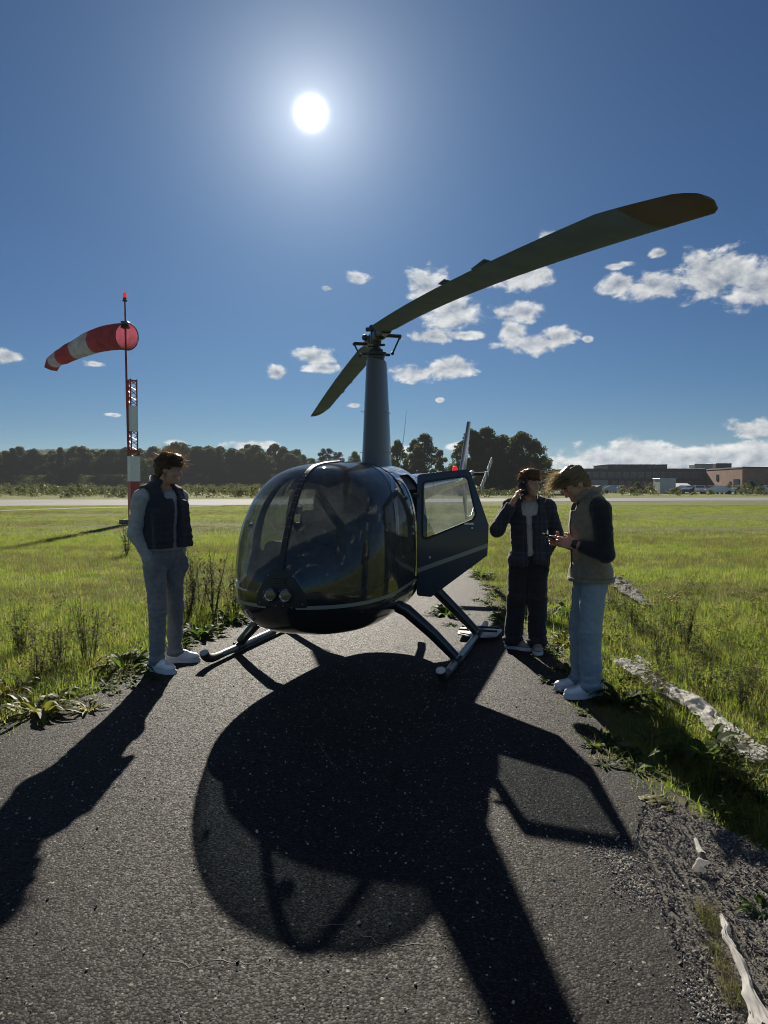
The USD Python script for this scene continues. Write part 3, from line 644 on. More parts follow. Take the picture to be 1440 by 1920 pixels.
WW = Pchip(q, [.01, .20, .36, .485, .585, .635, .65, .65, .64, .61, .52, .36, .25, .185])
ZC = Pchip(q, [.78, .79, .81, .84, .88, .92, .95, .97, 1.0, 1.05, 1.12, 1.25, 1.36, 1.46])
NT = Pchip(q, [2.0, 2.05, 2.15, 2.3, 2.45, 2.6, 2.8, 3.0, 3.0, 3.0, 2.8, 2.5, 2.2, 2.0])
NB = Pchip(q, [2.0, 2.1, 2.3, 2.6, 3.0, 3.3, 3.5, 3.5, 3.4, 3.2, 2.8, 2.4, 2.2, 2.0])
def loft(ns=84, n=112):
    ss = 3.5 * np.linspace(0.0, 1, ns) ** 1.75; ang = np.arange(n) * 2 * np.pi / n; rings = []
    for s in ss:
        k = math.sqrt(s); c, sn = np.cos(ang), np.sin(ang); e = np.where(sn >= 0, NT(k), NB(k))
        x = WW(k) * np.sign(c) * np.abs(c) ** (2 / e); h = np.where(sn >= 0, ZT(k) - ZC(k), ZC(k) - ZB(k))
        rings.append(np.stack([x, np.full(n, s), ZC(k) + h * np.sign(sn) * np.abs(sn) ** (2 / e)], 1))
    return skin(np.array(rings))
FUS = weld(loft())
def hull_off(d):
    m = FUS.copy(); m.vertices = m.vertices + m.vertex_normals * d; return man(m)
OUT0, INN = hull_off(0.0), hull_off(-0.028)
def slab(poly, x0=-1.2, x1=1.2): return man(prism(poly, x1 - x0, 'x', x0))      # polygon in (aft, up)
def fslab(poly, y0=-0.2, y1=0.6): return man(prism(poly, y1 - y0, 'y', y0))     # polygon in (left, up)
WIND = rounded([(-.3, .80), (.50, .80), (.72, .845), (.83, 1.0), (.87, 1.18), (.98, 1.45), (1.16, 1.68), (1.34, 2.0), (-.3, 2.0)], .05)
VNOSE = [(-.21, .70), (.21, .70), (.19, .80), (.075, .965), (-.075, .965), (-.19, .80)]
FDW = rounded([(.94, 1.02), (1.53, 1.0), (1.53, 1.62), (1.30, 1.66), (1.17, 1.58), (1.02, 1.36)], .05)
RDW = rounded([(1.66, 1.02), (2.12, 1.06), (2.10, 1.52), (1.98, 1.62), (1.66, 1.63)], .05)
RDOOR = rounded([(1.585, .56), (1.585, 1.68), (2.06, 1.70), (2.24, 1.25), (2.22, .95), (1.75, .56)], .03)
wcut = slab(WIND) - fslab(VNOSE, -.3, .5) - man(box(0.035, 4, 4, (0, 0, 1.5)))
rear_open = slab(RDOOR, 0.15, 1.2)
shell = (OUT0 - INN) - wcut - slab(FDW) - slab(RDW, -1.2, -0.15) - rear_open
# fine seams round the doors and the cowling
def seam(poly, w=0.007): return Polygon(poly.exterior).buffer(0) and poly.buffer(w / 2).difference(poly.buffer(-w / 2))
def groove(poly, x0=-1.2, x1=1.2, w=0.008):
    g = seam(poly, w); return slab(g, x0, x1)
FDOOR = rounded([(.90, .90), (.96, .60), (1.2, .52), (1.57, .52), (1.57, 1.70), (1.28, 1.71), (1.06, 1.56), (.93, 1.24)], .05)
deep = OUT0 - hull_off(-0.006)
shell = shell - (groove(FDOOR) ^ deep) - (groove(RDOOR, -1.2, -.15) ^ deep) - (slab([(2.33, .3), (2.338, .3), (2.338, 2), (2.33, 2)]) ^ deep) - (slab([(2.338, 1.0), (3.6, 1.35), (3.6, 1.358), (2.338, 1.008)]) ^ deep)
body = put('fuselage', tri(shell), 'black_paint', heli, smooth=24)
film = hull_off(-0.004) - hull_off(-0.010)
big = (slab(WIND.buffer(0.012)) - fslab(Polygon(VNOSE).buffer(-0.012), -.3, .5)) ^ film
for sgn in (-1, 1):
    put('windscreen', tri(big ^ man(box(2, 4, 4, (sgn * 1.010, 1, 1.5)))), 'window_glass', heli, smooth=60)
    put('door_window', tri(slab(FDW.buffer(0.01), *((0.15, 1.2) if sgn > 0 else (-1.2, -0.15))) ^ film), 'window_glass', heli, smooth=60)
put('rear_window', tri(slab(RDW.buffer(0.01), -1.2, -0.15) ^ film), 'window_glass', heli, smooth=60)
# raised centre bow, rubber edge of the panes, stripe, nose panel
proud = hull_off(0.006) - hull_off(-0.012)
bow = put('windscreen_bow', tri((proud ^ man(box(0.040, 4, 4, (0, 0, 1.5)))) ^ slab([(-.3, .955), (.3, .955), (1.36, 1.6), (1.36, 2.0), (-.3, 2.0)])), 'black_rubber', heli, smooth=30)
riv = []
for t in np.linspace(0.12, 1.3, 30):
    for sx in (-0.012, 0.012):
        b = trimesh.creation.icosphere(1, 0.0045); b.apply_translation([sx, t, float(ZT(math.sqrt(t))) + 0.006]); riv.append(b)
put('rivet_row', cat(riv), 'bare_metal', bow)
st = hull_off(0.0025) - hull_off(-0.004)
stripe = slab([(0.0, .685), (1.0, .70), (1.9, .725), (1.9, .755), (1.0, .73), (0.0, .713)])
for sgn in (-1, 1):
    put('side_stripe', tri(st ^ stripe ^ man(box(1.2, 4, 4, (sgn * 0.72, 1, 1)))), 'silver_stripe', heli, smooth=40)
nose = put('nose_panel', tri((hull_off(0.004) - hull_off(-0.01)) ^ fslab(rounded(VNOSE, .02), -.3, .3)), 'black_rubber', heli, smooth=30)
def surf_y(x, z):
    """How far aft the skin lies at (x, z) on the nose."""
    loc, _, _ = FUS.ray.intersects_location([[x, -1, z]], [[0, 1, 0]]); return float(loc[:, 1].min()) if len(loc) else 0.1
for sgn in (-1, 1):
    x, z = sgn * 0.060, 0.795; y = surf_y(x, z)
    bez = lathe([(0.040, 0.0), (0.052, 0.0), (0.054, 0.012), (0.046, 0.02), (0.043, 0.012), (0.040, 0.004)], 28); refl = lathe([(0.0001, -0.012), (0.018, -0.010), (0.032, -0.002), (0.044, 0.012), (0.046, 0.010), (0.036, -0.006), (0.02, -0.015), (0.0001, -0.018)], 28)
    lens = lathe([(0.0001, 0.017), (0.025, 0.0155), (0.043, 0.012), (0.043, 0.010), (0.025, 0.0125), (0.0001, 0.014)], 28)
    R = trimesh.transformations.rotation_matrix(math.radians(90), [1, 0, 0])
    lamp = None
    for nm, m, mt in (('landing_light', bez, 'black_paint'), ('reflector', refl, 'chrome'), ('lens', lens, 'lens_glass')):
        m.apply_transform(R); m.apply_translation([x, y - 0.026, z])
        if nm == 'landing_light': lamp = put(nm, m, mt, heli)
        else: put(nm, m, mt, lamp)
put('air_inlet', cat([box(0.10, 0.02, 0.004, (0, surf_y(0, z) - 0.004, z)) for z in (0.872, 0.884, 0.896, 0.908)] + [box(0.115, 0.016, 0.004, (0, surf_y(0, .92) - 0.003, 0.920)), box(0.115, 0.016, 0.004, (0, surf_y(0, .86) - 0.003, 0.860))]), 'dark_metal', nose)
put('nose_screw', cat([turn(trimesh.creation.icosphere(1, 0.006), (x, surf_y(x, z), z)) for x, z in ((-.17, .73), (.17, .73), (-.10, .93), (.10, .93), (.03, .715), (-.03, .715), (.09, .70))]), 'bare_metal', nose)
put('front_door_lock', cat([turn(trimesh.creation.icosphere(2, .014), (.640, 1.44, 1.22)), box(.012, .10, .022, (.648, 1.46, 1.16), bevel=.004)]), 'bare_metal', heli)
for z_, w_ in ((1.93, .255), (2.35, .228)): put('fairing_screw_row', cat([turn(trimesh.creation.icosphere(1, .006), (sx * (w_ / 2 + .0005), 2.42 + .05 * j, z_)) for sx in (-1, 1) for j in range(-3, 3)]), 'bare_metal', heli, kind='stuff')
put('yaw_string', tube([(0, .19, 1.285), (-.03, .20, 1.295), (-.07, .22, 1.30)], [.004, .006, .003], 6), 'red_cloth', heli)
put('temperature_probe', cat([tube([(-.43, .40, 1.27), (-.40, .30, 1.24)], .006, 8), tube([(-.45, .46, 1.28), (-.43, .40, 1.27)], .016, 10)]), 'black_rubber', heli)
# cabin inside
put('cabin_floor', tri(hull_off(-0.03) ^ slab([(.15, .50), (2.3, .50), (2.3, .55), (.15, .55)])), 'interior', heli)
put('rear_bulkhead', tri(hull_off(-0.03) ^ slab([(2.27, .3), (2.31, .3), (2.31, 2), (2.27, 2)])), 'interior', heli)
put('headliner', tri((hull_off(-0.03) - hull_off(-0.045)) ^ slab([(1.36, 1.55), (2.27, 1.55), (2.27, 2), (1.36, 2)])), 'interior', heli)
def seat(x, y, z0, w, back_h, nm, hump=False):
    c = Soft((x - w, y - .1, z0 - .05), (x + w, y + .85, z0 + back_h + .3), 0.014)
    c.block((x, y + .24, z0 + .12), (w / 2, .25, .11), .05, .03); c.block((x, y + .53, z0 + .12 + back_h / 2), (w / 2, .06, back_h / 2), .05, .03, trimesh.transformations.rotation_matrix(math.radians(-9), [1, 0, 0])[:3, :3])
    c.block((x, y + .60, z0 + back_h + .16), (w * .28, .04, .07), .04, .02)
    s = put(nm, c.mesh(1), 'leather', heli, smooth=True)
    put('seat_belt', cat([tube([(x + k * .09, y + .56, z0 + back_h + .05), (x + k * .10, y + .44, z0 + .55), (x + k * .14, y + .40, z0 + .26)], .022, 6, .004) for k in (-1, 1)]), 'black_rubber', s)
for sgn in (-1, 1): seat(sgn * .29, .78, .55, .46, .58, 'front_seat')
for sgn in (-1, 1): seat(sgn * .28, 1.60, .55, .46, .52, 'rear_seat')
c = Soft((-.5, .1, .5), (.5, 1.0, 1.35), 0.014)
c.block((-.06, .50, .78), (.13, .14, .30), .05, .05); c.block((-.08, .44, 1.02), (.22, .10, .13), .05, .04)
pod = put('instrument_panel', c.mesh(1), 'interior', heli, smooth=True)
dial = []
for i, (dx, dz) in enumerate([(-.13, .06), (-.03, .06), (.07, .06), (-.13, -.04), (-.03, -.04), (.07, -.04)]):
    put('dial', tube([(-.08 + dx, .535, 1.02 + dz), (-.08 + dx, .55, 1.02 + dz)], .036, 16), 'dark_metal', pod)
put('cyclic_stick', cat([tube([(0, .78, .60), (0, .66, .95), (0, .60, 1.12)], .014, 8), tube([(-.30, .60, 1.06), (-.12, .58, 1.13), (.12, .58, 1.13), (.30, .60, 1.06)], .012, 8), tube([(-.30, .60, 1.06), (-.30, .63, .94)], .018, 8), tube([(.30, .60, 1.06), (.30, .63, .94)], .018, 8)]), 'black_rubber', heli)
put('compass', cat([box(.06, .05, .06, (0, .36, 1.40), bevel=.01), tube([(0, .34, 1.43), (0, .30, 1.455)], .006, 6)]), 'black_rubber', heli)
# rear door, swung open about its front edge
dd = np.array([0.9885 * HC + 0.15 * HS, 0.9885 * HS - 0.15 * HC, 0]); dd /= np.linalg.norm(dd); dn = np.array([-dd[1], dd[0], 0]); hinge = np.array([0.645, 1.592, 0])
def on_door(m):
    """(u along the door, v out of its outer face, z) to the helicopter's space, the door bulging slightly outwards."""
    v = m.vertices; bul = 0.05 * (1 - ((v[:, 2] - 1.05) / 0.65) ** 2)
    m = m.copy(); m.vertices = hinge + np.outer(v[:, 0], dd) + np.outer(-(v[:, 1] + bul), dn) + np.outer(v[:, 2], [0, 0, 1]); m.fix_normals(); return m
def fine(m, e=0.05):
    v, f = trimesh.remesh.subdivide_to_size(m.vertices, m.faces, e, max_iter=8); return weld(trimesh.Trimesh(v, f, process=False))
DOOR = rounded([(.0, .585), (.0, 1.675), (.02, 1.69), (.445, 1.735), (.48, 1.71), (.645, 1.235), (.635, .965), (.13, .575)], .025)
DWIN = rounded([(.055, 1.10), (.055, 1.615), (.425, 1.668), (.455, 1.64), (.525, 1.33), (.50, 1.285)], .03)
door = put('rear_door', on_door(fine(prism(DOOR.difference(DWIN), .035, 'y', -.0175))), 'door_paint', heli, smooth=30, label='open rear door with a silver stripe and a clear window')
put('window_pane', on_door(fine(prism(DWIN.buffer(.004), .005, 'y', -.0025), .08)), 'window_glass', door, smooth=60)
put('window_seal', on_door(fine(prism(DWIN.buffer(.014).difference(DWIN.buffer(-.004)), .042, 'y', -.021), .06)), 'black_rubber', door, smooth=30)
put('stripe', on_door(fine(prism(Polygon([(.004, .795), (.636, 1.035), (.641, 1.075), (.004, .835)]), .003, 'y', .0178), .06)), 'silver_stripe', door)
put('handle', cat([on_door(box(.09, .012, .022, (.47, .024, 1.245), bevel=.005)), on_door(box(.014, .02, .014, (.50, .028, 1.21)))]), 'bare_metal', door)
put('door_latch', on_door(box(.02, .01, .02, (.12, .022, .94), bevel=.003)), 'bare_metal', door)
for z in (.75, 1.5): put('hinge', on_door(box(.07, .02, .035, (-.01, .012, z), bevel=.005)), 'black_rubber', door)
# mast fairing and rotor head
def foil(c, w, cx, z, n=40):
    a = np.arange(n) * 2 * np.pi / n; u = np.cos(a); y = cx + c / 2 * u + c * .05; x = w / 2 * np.sin(a) * np.where(u > 0, (1 - 0.45 * np.clip(u, 0, 1) ** 2), 1.0)
    return np.stack([x, y, np.full(n, z)], 1)
put('mast_fairing', skin(np.array([foil(.74 - .0 , .30, 2.42, 1.74), foil(.70, .275, 2.42, 1.80), foil(.66, .262, 2.42, 1.9), foil(.55, .232, 2.42, 2.35), foil(.44, .198, 2.42, 2.8), foil(.42, .188, 2.42, 2.875), foil(.38, .165, 2.42, 2.892)])), 'mast_paint', heli, smooth=40)
HUBL = to_heli(np.array([-0.083, 7.5, 0.0])); hx, hy = HUBL[0], HUBL[1]; HZ = 3.13
shaft = put('rotor_shaft', lathe([(.03, 2.88), (.03, 3.2), (.0301, 3.25), (.0001, 3.25)], 16, (hx, hy, 0)), 'dark_metal', heli)
put('swashplate', cat([lathe([(.05, 2.885), (.085, 2.89), (.09, 2.93), (.11, 2.94), (.11, 2.965), (.075, 2.98), (.07, 3.0), (.05, 3.01)], 24, (hx, hy, 0)), box(.30, .035, .025, (hx, hy, 2.95), rz=.5, bevel=.006), box(.035, .2, .02, (hx + .02, hy - .05, 3.03), rz=1.3, bevel=.006)]), 'dark_metal', heli)
UP = np.array([0, 0, 1.0])
def blade(az_deg, sign, drop, power, label):
    a = math.radians(az_deg); d = sign * np.array([-math.sin(a), math.cos(a), 0])      # world direction outwards
    side = np.cross(UP, d)                                                             # towards the leading edge
    hub = np.array([-0.083, 7.5, HZ]); rr = np.concatenate([np.linspace(.32, .55, 5), np.linspace(.7, 4.5, 26), np.linspace(4.55, 5.03, 12)]); rings = []
    n = 28
    for r in rr:
        t = r / 5.03; c = 0.254 * (1 + .08 * t) * min(1, .42 + (r - .32) / .23 * .58); lead = 0.27; trail = -0.73; th = 0.13
        if r < .55: th = 0.13 + (.55 - r) * .5
        if r > 4.5: trail += .30 * ((r - 4.5) / .53) ** 1.1
        if r > 4.93: lead -= .28 * ((r - 4.93) / .10) ** 2; trail += .12 * ((r - 4.93) / .10) ** 2
        ang = np.arange(n) * 2 * np.pi / n; u = np.cos(ang) * .5 + .5; x = trail + (lead - trail) * u
        y = np.sign(np.sin(ang)) * th * (lead - trail) * 1.25 * np.sqrt(np.clip(1 - u, 0, 1)) * np.clip(u, 0, 1) ** .9
        tw = math.radians(-1.5 - 13 * t * t); z0 = HZ - drop * t ** power
        cc = hub * [1, 1, 0] + d * r * (1 - .012 * t * t)
        X, Y = x * c * math.cos(tw) - y * c * math.sin(tw), x * c * math.sin(tw) + y * c * math.cos(tw)
        rings.append(to_heli(cc + np.outer(X, side) + np.outer(Y + z0, UP)))
    R = np.array(rings); m0 = skin(R[:34]); m1 = skin(R[33:])
    b = put('rotor_blade', m0, 'blade_paint', heli, smooth=50, label=label)
    put('blade_tip', m1, 'blade_tip_paint', b, smooth=50)
    tabs = []
    for r0, r1 in ((2.5, 2.62), (3.1, 3.3)):
        t = (r0 + r1) / 2 / 5.03; sd = side * math.cos(math.radians(8)) - UP * math.sin(math.radians(8)); cc = hub * [1, 1, 0] + d * (r0 + r1) / 2; p = cc + sd * (-.73 * .254 - .008) + UP * (HZ - drop * t ** power)
        M = np.eye(4); M[:3, 0], M[:3, 1] = d, sd; M[:3, 2] = np.cross(d, sd); tb = box(r1 - r0, .044, .004); tb.apply_transform(M); tb.apply_translation(p); tb.vertices = to_heli(tb.vertices); put('trim_tab', tb, 'blade_paint', b)
    # grip, pitch horn and pitch link
    M = np.eye(4); M[:3, 0], M[:3, 1], M[:3, 2] = d, side, UP
    g = cat([box(.30, .11, .085, (.26, 0, 0), bevel=.02), box(.12, .13, .10, (.14, 0, 0), bevel=.02), turn(trimesh.creation.icosphere(2, .035), (.20, .075, .03)), box(.06, .16, .03, (.24, .12, -.03), bevel=.01)])
    g.apply_transform(M); g.apply_translation([-.083, 7.5, HZ]); g.vertices = to_heli(g.vertices); put('blade_grip', g, 'dark_metal', heli)
    top, bot = np.array([-.083, 7.5, HZ - .04]) + d * .22 + side * .19, np.array([-.083, 7.5, 2.95]) + d * .10 + side * .15
    put('pitch_link', cat([tube(to_heli(np.array([bot, top])), .009, 8), turn(trimesh.creation.icosphere(1, .018), to_heli(top)), turn(trimesh.creation.icosphere(1, .018), to_heli(bot))]), 'dark_metal', heli)
blade(15.4, -1, .475, 1.55, 'main rotor blade reaching towards the camera on the right')
blade(13.0, 1, .36, 1.35, 'main rotor blade pointing away to the left')
hb = box(.46, .10, .12, (0, 0, 0), bevel=.025); hb.apply_transform(trimesh.transformations.rotation_matrix(math.radians(90 + 14.5 + HEAD), [0, 0, 1])); hb.apply_translation([hx, hy, HZ])
put('rotor_hub', cat([hb, lathe([(.055, HZ - .08), (.06, HZ + .06), (.045, HZ + .09), (.03, HZ + .13), (.0001, HZ + .135)], 20, (hx, hy, 0)), box(.10, .20, .07, (hx, hy, HZ + .075), bevel=.015), tube([(hx - .10, hy - .02, HZ + .08), (hx + .10, hy - .02, HZ + .08)], .022, 10)]), 'dark_metal', heli, smooth=30)
# landing gear
for sgn in (-1, 1):
    x = sgn * 1.05
    sk = put('skid_tube', tube([(x, .98, .052), (x, 1.2, .05), (x, 2.0, .05), (x, 3.05, .052), (x, 3.12, .058)], .032, 14), 'skid_paint', heli, smooth=40)
    put('skid_toe', tube([(x, 1.0, .0515), (x, .92, .052), (x, .85, .058), (x, .79, .072), (x, .745, .098), (x, .72, .135)], [.0325, .036, .038, .039, .0395, .040], 18), 'black_rubber', sk, smooth=40)
    put('toe_cap', tube([(x, .7205, .134), (x, .7175, .139)], .0385, 18), 'pale_metal', sk)
    put('wear_shoe', box(.035, .9, .012, (x, 1.7, .014), bevel=.003), 'bare_metal', sk)
    for y0, y1, z0 in ((1.30, 1.37, .50), (2.45, 2.50, .53)):
        s = put('landing_gear_strut', tube([(sgn * .45, y0, z0 + .06), (sgn * .62, y0, z0 - .01), (sgn * .85, (y0 + y1) / 2, .29), (sgn * 1.045, y1, .09)], [.034, .034, .032, .030], 16, [.058, .058, .052, .045]), 'black_paint', heli, smooth=50)
        put('strut_clamp', cat([tube([(x, y1 - .07, .052), (x, y1 + .07, .052)], .040, 14), turn(trimesh.creation.icosphere(1, .014), (x + sgn * .03, y1 - .05, .085)), turn(trimesh.creation.icosphere(1, .014), (x + sgn * .03, y1 + .05, .085))]), 'dark_metal', s, smooth=40)
    for k in (-1, 1):
        pl = prism(rounded([(.035, -.22), (.20, -.17), (.225, .13), (.18, .20), (.035, .23)], .03), .012)
        v = pl.vertices.copy(); v[:, 0] *= k; v[:, 2] += .035 + .10 * np.abs(v[:, 0]) ** 1.2; pl = trimesh.Trimesh(v, pl.faces if k > 0 else pl.faces[:, ::-1], process=False); pl.apply_translation([x, 2.66, 0])
        put('ground_pad', pl, 'pale_metal', sk, smooth=False)
    put('pad_bracket', cat([box(.40, .03, .02, (x, 2.58, .088), bevel=.004), box(.40, .03, .02, (x, 2.76, .088), bevel=.004), tube([(x - .12, 2.52, .10), (x - .02, 2.52, .10)], .010, 8)]), 'black_rubber', sk)
# tail
boom_pts = np.array([(0, 3.2, 1.50), (0, 4.5, 1.57), (0, 6.2, 1.655), (0, 8.1, 1.735)])
boom = put('tail_boom', tube(boom_pts, [.205, .175, .130, .080], 24), 'black_paint', heli, smooth=50)
for t in (.1, .9): put('boom_joint', tube([boom_pts[0] * (1 - t) + boom_pts[1] * t, boom_pts[0] * (1 - t) + boom_pts[1] * t + [0, .02, .001]], (.207 - .03 * t), 24), 'dark_metal', boom, smooth=40)
def fin(pts, thick):
    """A thin tapered surface with a rounded section: pts = [(lead, trail)] from root to tip."""
    rings = []
    for (l, t) in pts:
        l, t = np.asarray(l, float), np.asarray(t, float); n = 20; a = np.arange(n) * 2 * np.pi / n; u = .5 - .5 * np.cos(a); c = t - l
        nn = np.array([1.0, 0, 0]) if abs(c[0]) < .3 and abs(l[0]) < .2 else UP
        rings.append(l + np.outer(u, c) + np.outer(np.sin(a) * thick * (1.2 - u), nn))
    return skin(np.array(rings))
put('tail_fin', fin([((0, 7.05, 1.70), (0, 7.75, 1.74)), ((0, 7.45, 2.15), (0, 7.98, 2.15)), ((0, 7.95, 2.72), (0, 8.28, 2.74))], .030), 'mast_paint', heli, smooth=40, label='upper tail fin')
put('tail_fin', fin([((0, 7.35, 1.64), (0, 7.85, 1.66)), ((0, 7.60, 1.25), (0, 7.98, 1.25)), ((0, 7.80, .98), (0, 8.05, .96))], .026), 'black_paint', heli, smooth=40, label='lower tail fin')
put('stabilizer', fin([((-.05, 7.30, 1.70), (-.05, 7.65, 1.70)), ((-.95, 7.32, 1.70), (-.95, 7.62, 1.70))], .022), 'black_paint', heli, smooth=40)
put('tail_gearbox', cat([tube([(0, 8.05, 1.735), (0, 8.45, 1.78)], .075, 14), tube([(0, 8.33, 1.79), (.28, 8.33, 1.79)], .035, 12)]), 'dark_metal', heli, smooth=40)
put('tail_guard', tube([(0, 7.9, .99), (0, 8.4, 1.02), (0, 8.8, 1.25)], .012, 8), 'dark_metal', heli)
tr = put('tail_rotor_hub', cat([tube([(.25, 8.33, 1.79), (.32, 8.33, 1.79)], .05, 14), box(.03, .2, .07, (.285, 8.33, 1.79), bevel=.01)]), 'pale_metal', heli, smooth=40)
for sgn in (-1, 1):
    dv = sgn * np.array([0, math.cos(math.radians(22)), math.sin(math.radians(22))]); nv = np.array([0, -math.sin(math.radians(22)), math.cos(math.radians(22))])
    for i, (r0, r1, mt, nm) in enumerate(((.10, .30, 'white_paint', 'tail_rotor_blade'), (.30, .42, 'dark_metal', 'blade_band'), (.42, .54, 'white_paint', 'blade_band'), (.54, .63, 'dark_metal', 'blade_band'), (.63, .74, 'white_paint', 'blade_band'))):
        M = np.eye(4); M[:3, 0], M[:3, 1] = dv, nv; M[:3, 2] = np.cross(dv, nv); b = box(r1 - r0, .125, .016, ((r0 + r1) / 2, 0, 0), bevel=.005); b.apply_transform(M); b.apply_translation([.285, 8.33, 1.79])
        if i == 0: tb = put(nm, b, mt, heli)
        else: put(nm, b, mt, tb)
bc = put('beacon', lathe([(.05, 1.72), (.05, 1.78), (.042, 1.80), (.0001, 1.80)], 16, (0, 6.75, 0)), 'dark_metal', heli)
put('beacon_lens', lathe([(.045, 1.80), (.045, 1.86), (.033, 1.89), (.0001, 1.90)], 16, (0, 6.75, 0)), 'beacon_red', bc, smooth=40)
put('whip_antenna', tube([(.05, 3.1, 1.68), (.08, 3.25, 2.2), (.09, 3.3, 2.45)], [.004, .003, .0015], 6), 'pale_metal', heli)
put('roof_seam', tri((hull_off(.004) - hull_off(-.01)) ^ slab([(1.34, 1.5), (1.352, 1.5), (1.352, 2.0), (1.34, 2.0)])), 'black_rubber', heli, smooth=40)
put('engine_exhaust', tube([(.2, 2.7, .62), (.22, 2.9, .50), (.22, 3.0, .42)], .04, 12), 'dark_metal', heli, smooth=40)

# ------------------------------------------------------------------ people
look('skin', (0.42, 0.225, 0.15), 0.5, 0.08, 30, subsurface_weight=0.05, subsurface_radius=(1.0, 0.35, 0.2), subsurface_scale=0.01)
look('eye_white', (0.35, 0.33, 0.31), 0.5); look('iris', (0.03, 0.025, 0.02), 0.2)
leafy('brown_hair', [(0.095, 0.060, 0.036), (0.14, 0.088, 0.052), (0.075, 0.046, 0.028)], 0.4, 0.45, 0.4, 1.3)
leafy('red_brown_hair', [(0.12, 0.060, 0.034), (0.085, 0.044, 0.026), (0.16, 0.080, 0.045)], 0.4, 0.45, 0.4, 1.3)
leafy('blond_hair', [(0.30, 0.230, 0.150), (0.20, 0.148, 0.092), (0.42, 0.33, 0.22)], 0.45, 0.4, 0.5, 1.3)
def cloth(name, base, weave=420, fold=0.004, var=0.15):
    def fn(N):
        p = N.add('texture_coordinate') + '.object'; b = np.asarray(base, float)
        c = N.mix(N.smooth(N.noise(p, 26, 5, 0.65), 0.3, 0.7), tuple(b * (1 - var)), tuple(b * (1 + var)))
        h = N.math('add', N.math('multiply', N.noise(p, weave, 2, 0.5), 0.12), N.noise(p, 24, 3, 0.5))
        n = N.add('bump', {'height': h}, strength=0.9, distance=fold) + '.normal'
        return N.add('principled_bsdf', {'base_color': c, 'normal': n}, roughness=0.9, specular_ior_level=0.2, sheen_weight=0.25, sheen_roughness=0.45) + '.BSDF'
    custom(name, fn)
cloth('grey_knit', (0.30, 0.305, 0.31), 240); cloth('navy_quilt', (0.022, 0.026, 0.036)); cloth('slate_chino', (0.185, 0.19, 0.20))
cloth('tan_vest', (0.205, 0.170, 0.120)); cloth('vest_lining', (0.36, 0.33, 0.28)); cloth('black_jersey', (0.016, 0.017, 0.020)); cloth('pale_denim', (0.24, 0.30, 0.345), 500, 0.005, 0.08)
cloth('white_tee', (0.36, 0.33, 0.315)); cloth('black_trouser', (0.017, 0.017, 0.020))
def plaid(N):
    p = N.add('texture_coordinate') + '.object'; s = N.add('separate_xyz', {'vector': p}); c = (0.024, 0.027, 0.036)
    for ax, per, w, off, amt in (('x', .13, .05, 0, .13), ('z', .15, .05, .03, .13), ('x', .13, .10, .045, .07), ('z', .15, .12, .08, .07)):
        f = N.math('absolute', N.math('subtract', N.math('fraction', N.math('multiply_add', f'{s}.{ax}', 1 / per, off / per + 20)), 0.5))
        c = N.mix(N.smooth(f, w * .6, w, amt, 0), c, (0.13, 0.14, 0.18))
    n = N.add('bump', {'height': N.noise(p, 24, 3, 0.5)}, strength=0.9, distance=0.004) + '.normal'
    return N.add('principled_bsdf', {'base_color': c, 'normal': n}, roughness=0.9, specular_ior_level=0.2, sheen_weight=0.25, sheen_roughness=0.4) + '.BSDF'
custom('plaid_cloth', plaid)
look('white_leather', (0.70, 0.71, 0.74), 0.5, 0.04, 20); look('shoe_sole', (0.62, 0.62, 0.63), 0.6); look('beige_suede', (0.27, 0.245, 0.20), 0.9, 0.12, 30); look('shoe_mark', (0.10, 0.11, 0.13), 0.5)
look('phone_black', (0.012, 0.012, 0.014), 0.2); look('watch_black', (0.015, 0.015, 0.017), 0.35)

def rot(ax, deg): return trimesh.transformations.rotation_matrix(math.radians(deg), ax)[:3, :3]
def head_on(s, c, M, k=1.0):
    """A head on the soft body: c its centre, M's columns right, forward, up."""
    P = lambda x, y, z: c + M @ (np.array([x, y, z]) * k)
    s.ball(P(0, -.014, .028), np.array([.077, .098, .090]) * k, .01, M); s.ball(P(0, .020, -.030), np.array([.062, .078, .092]) * k, .02, M)
    s.ball(P(0, .040, -.082), np.array([.048, .052, .036]) * k, .02, M); s.ball(P(0, .082, -.102), .017 * k, .02)
    s.limb(P(0, .090, .020), P(0, .112, -.026), .007 * k, .013 * k, .012); s.ball(P(-.012, .098, -.032), .009 * k, .008); s.ball(P(.012, .098, -.032), .009 * k, .008)
    s.limb(P(-.040, .078, .030), P(.040, .078, .030), .012 * k, .012 * k, .014)
    for e in (-1, 1):
        s.ball(P(e * .032, .100, .006), np.array([.019, .014, .012]) * k, .010, M, cut=True); s.ball(P(e * .045, .062, -.030), .022 * k, .02)
        s.ball(P(e * .077, -.006, -.008), np.array([.010, .020, .032]) * k, .008, M @ rot([1, 0, 0], 12)); s.ball(P(e * .086, .0, -.008), np.array([.006, .010, .018]) * k, .006, M, cut=True)
    s.limb(P(-.022, .092, -.060), P(.022, .092, -.060), .008 * k, .008 * k, .008); s.limb(P(-.020, .090, -.073), P(.020, .090, -.073), .009 * k, .009 * k, .008); s.limb(P(-.022, .103, -.0665), P(.022, .103, -.0665), .0035 * k, .0035 * k, .004, cut=True)
    return P
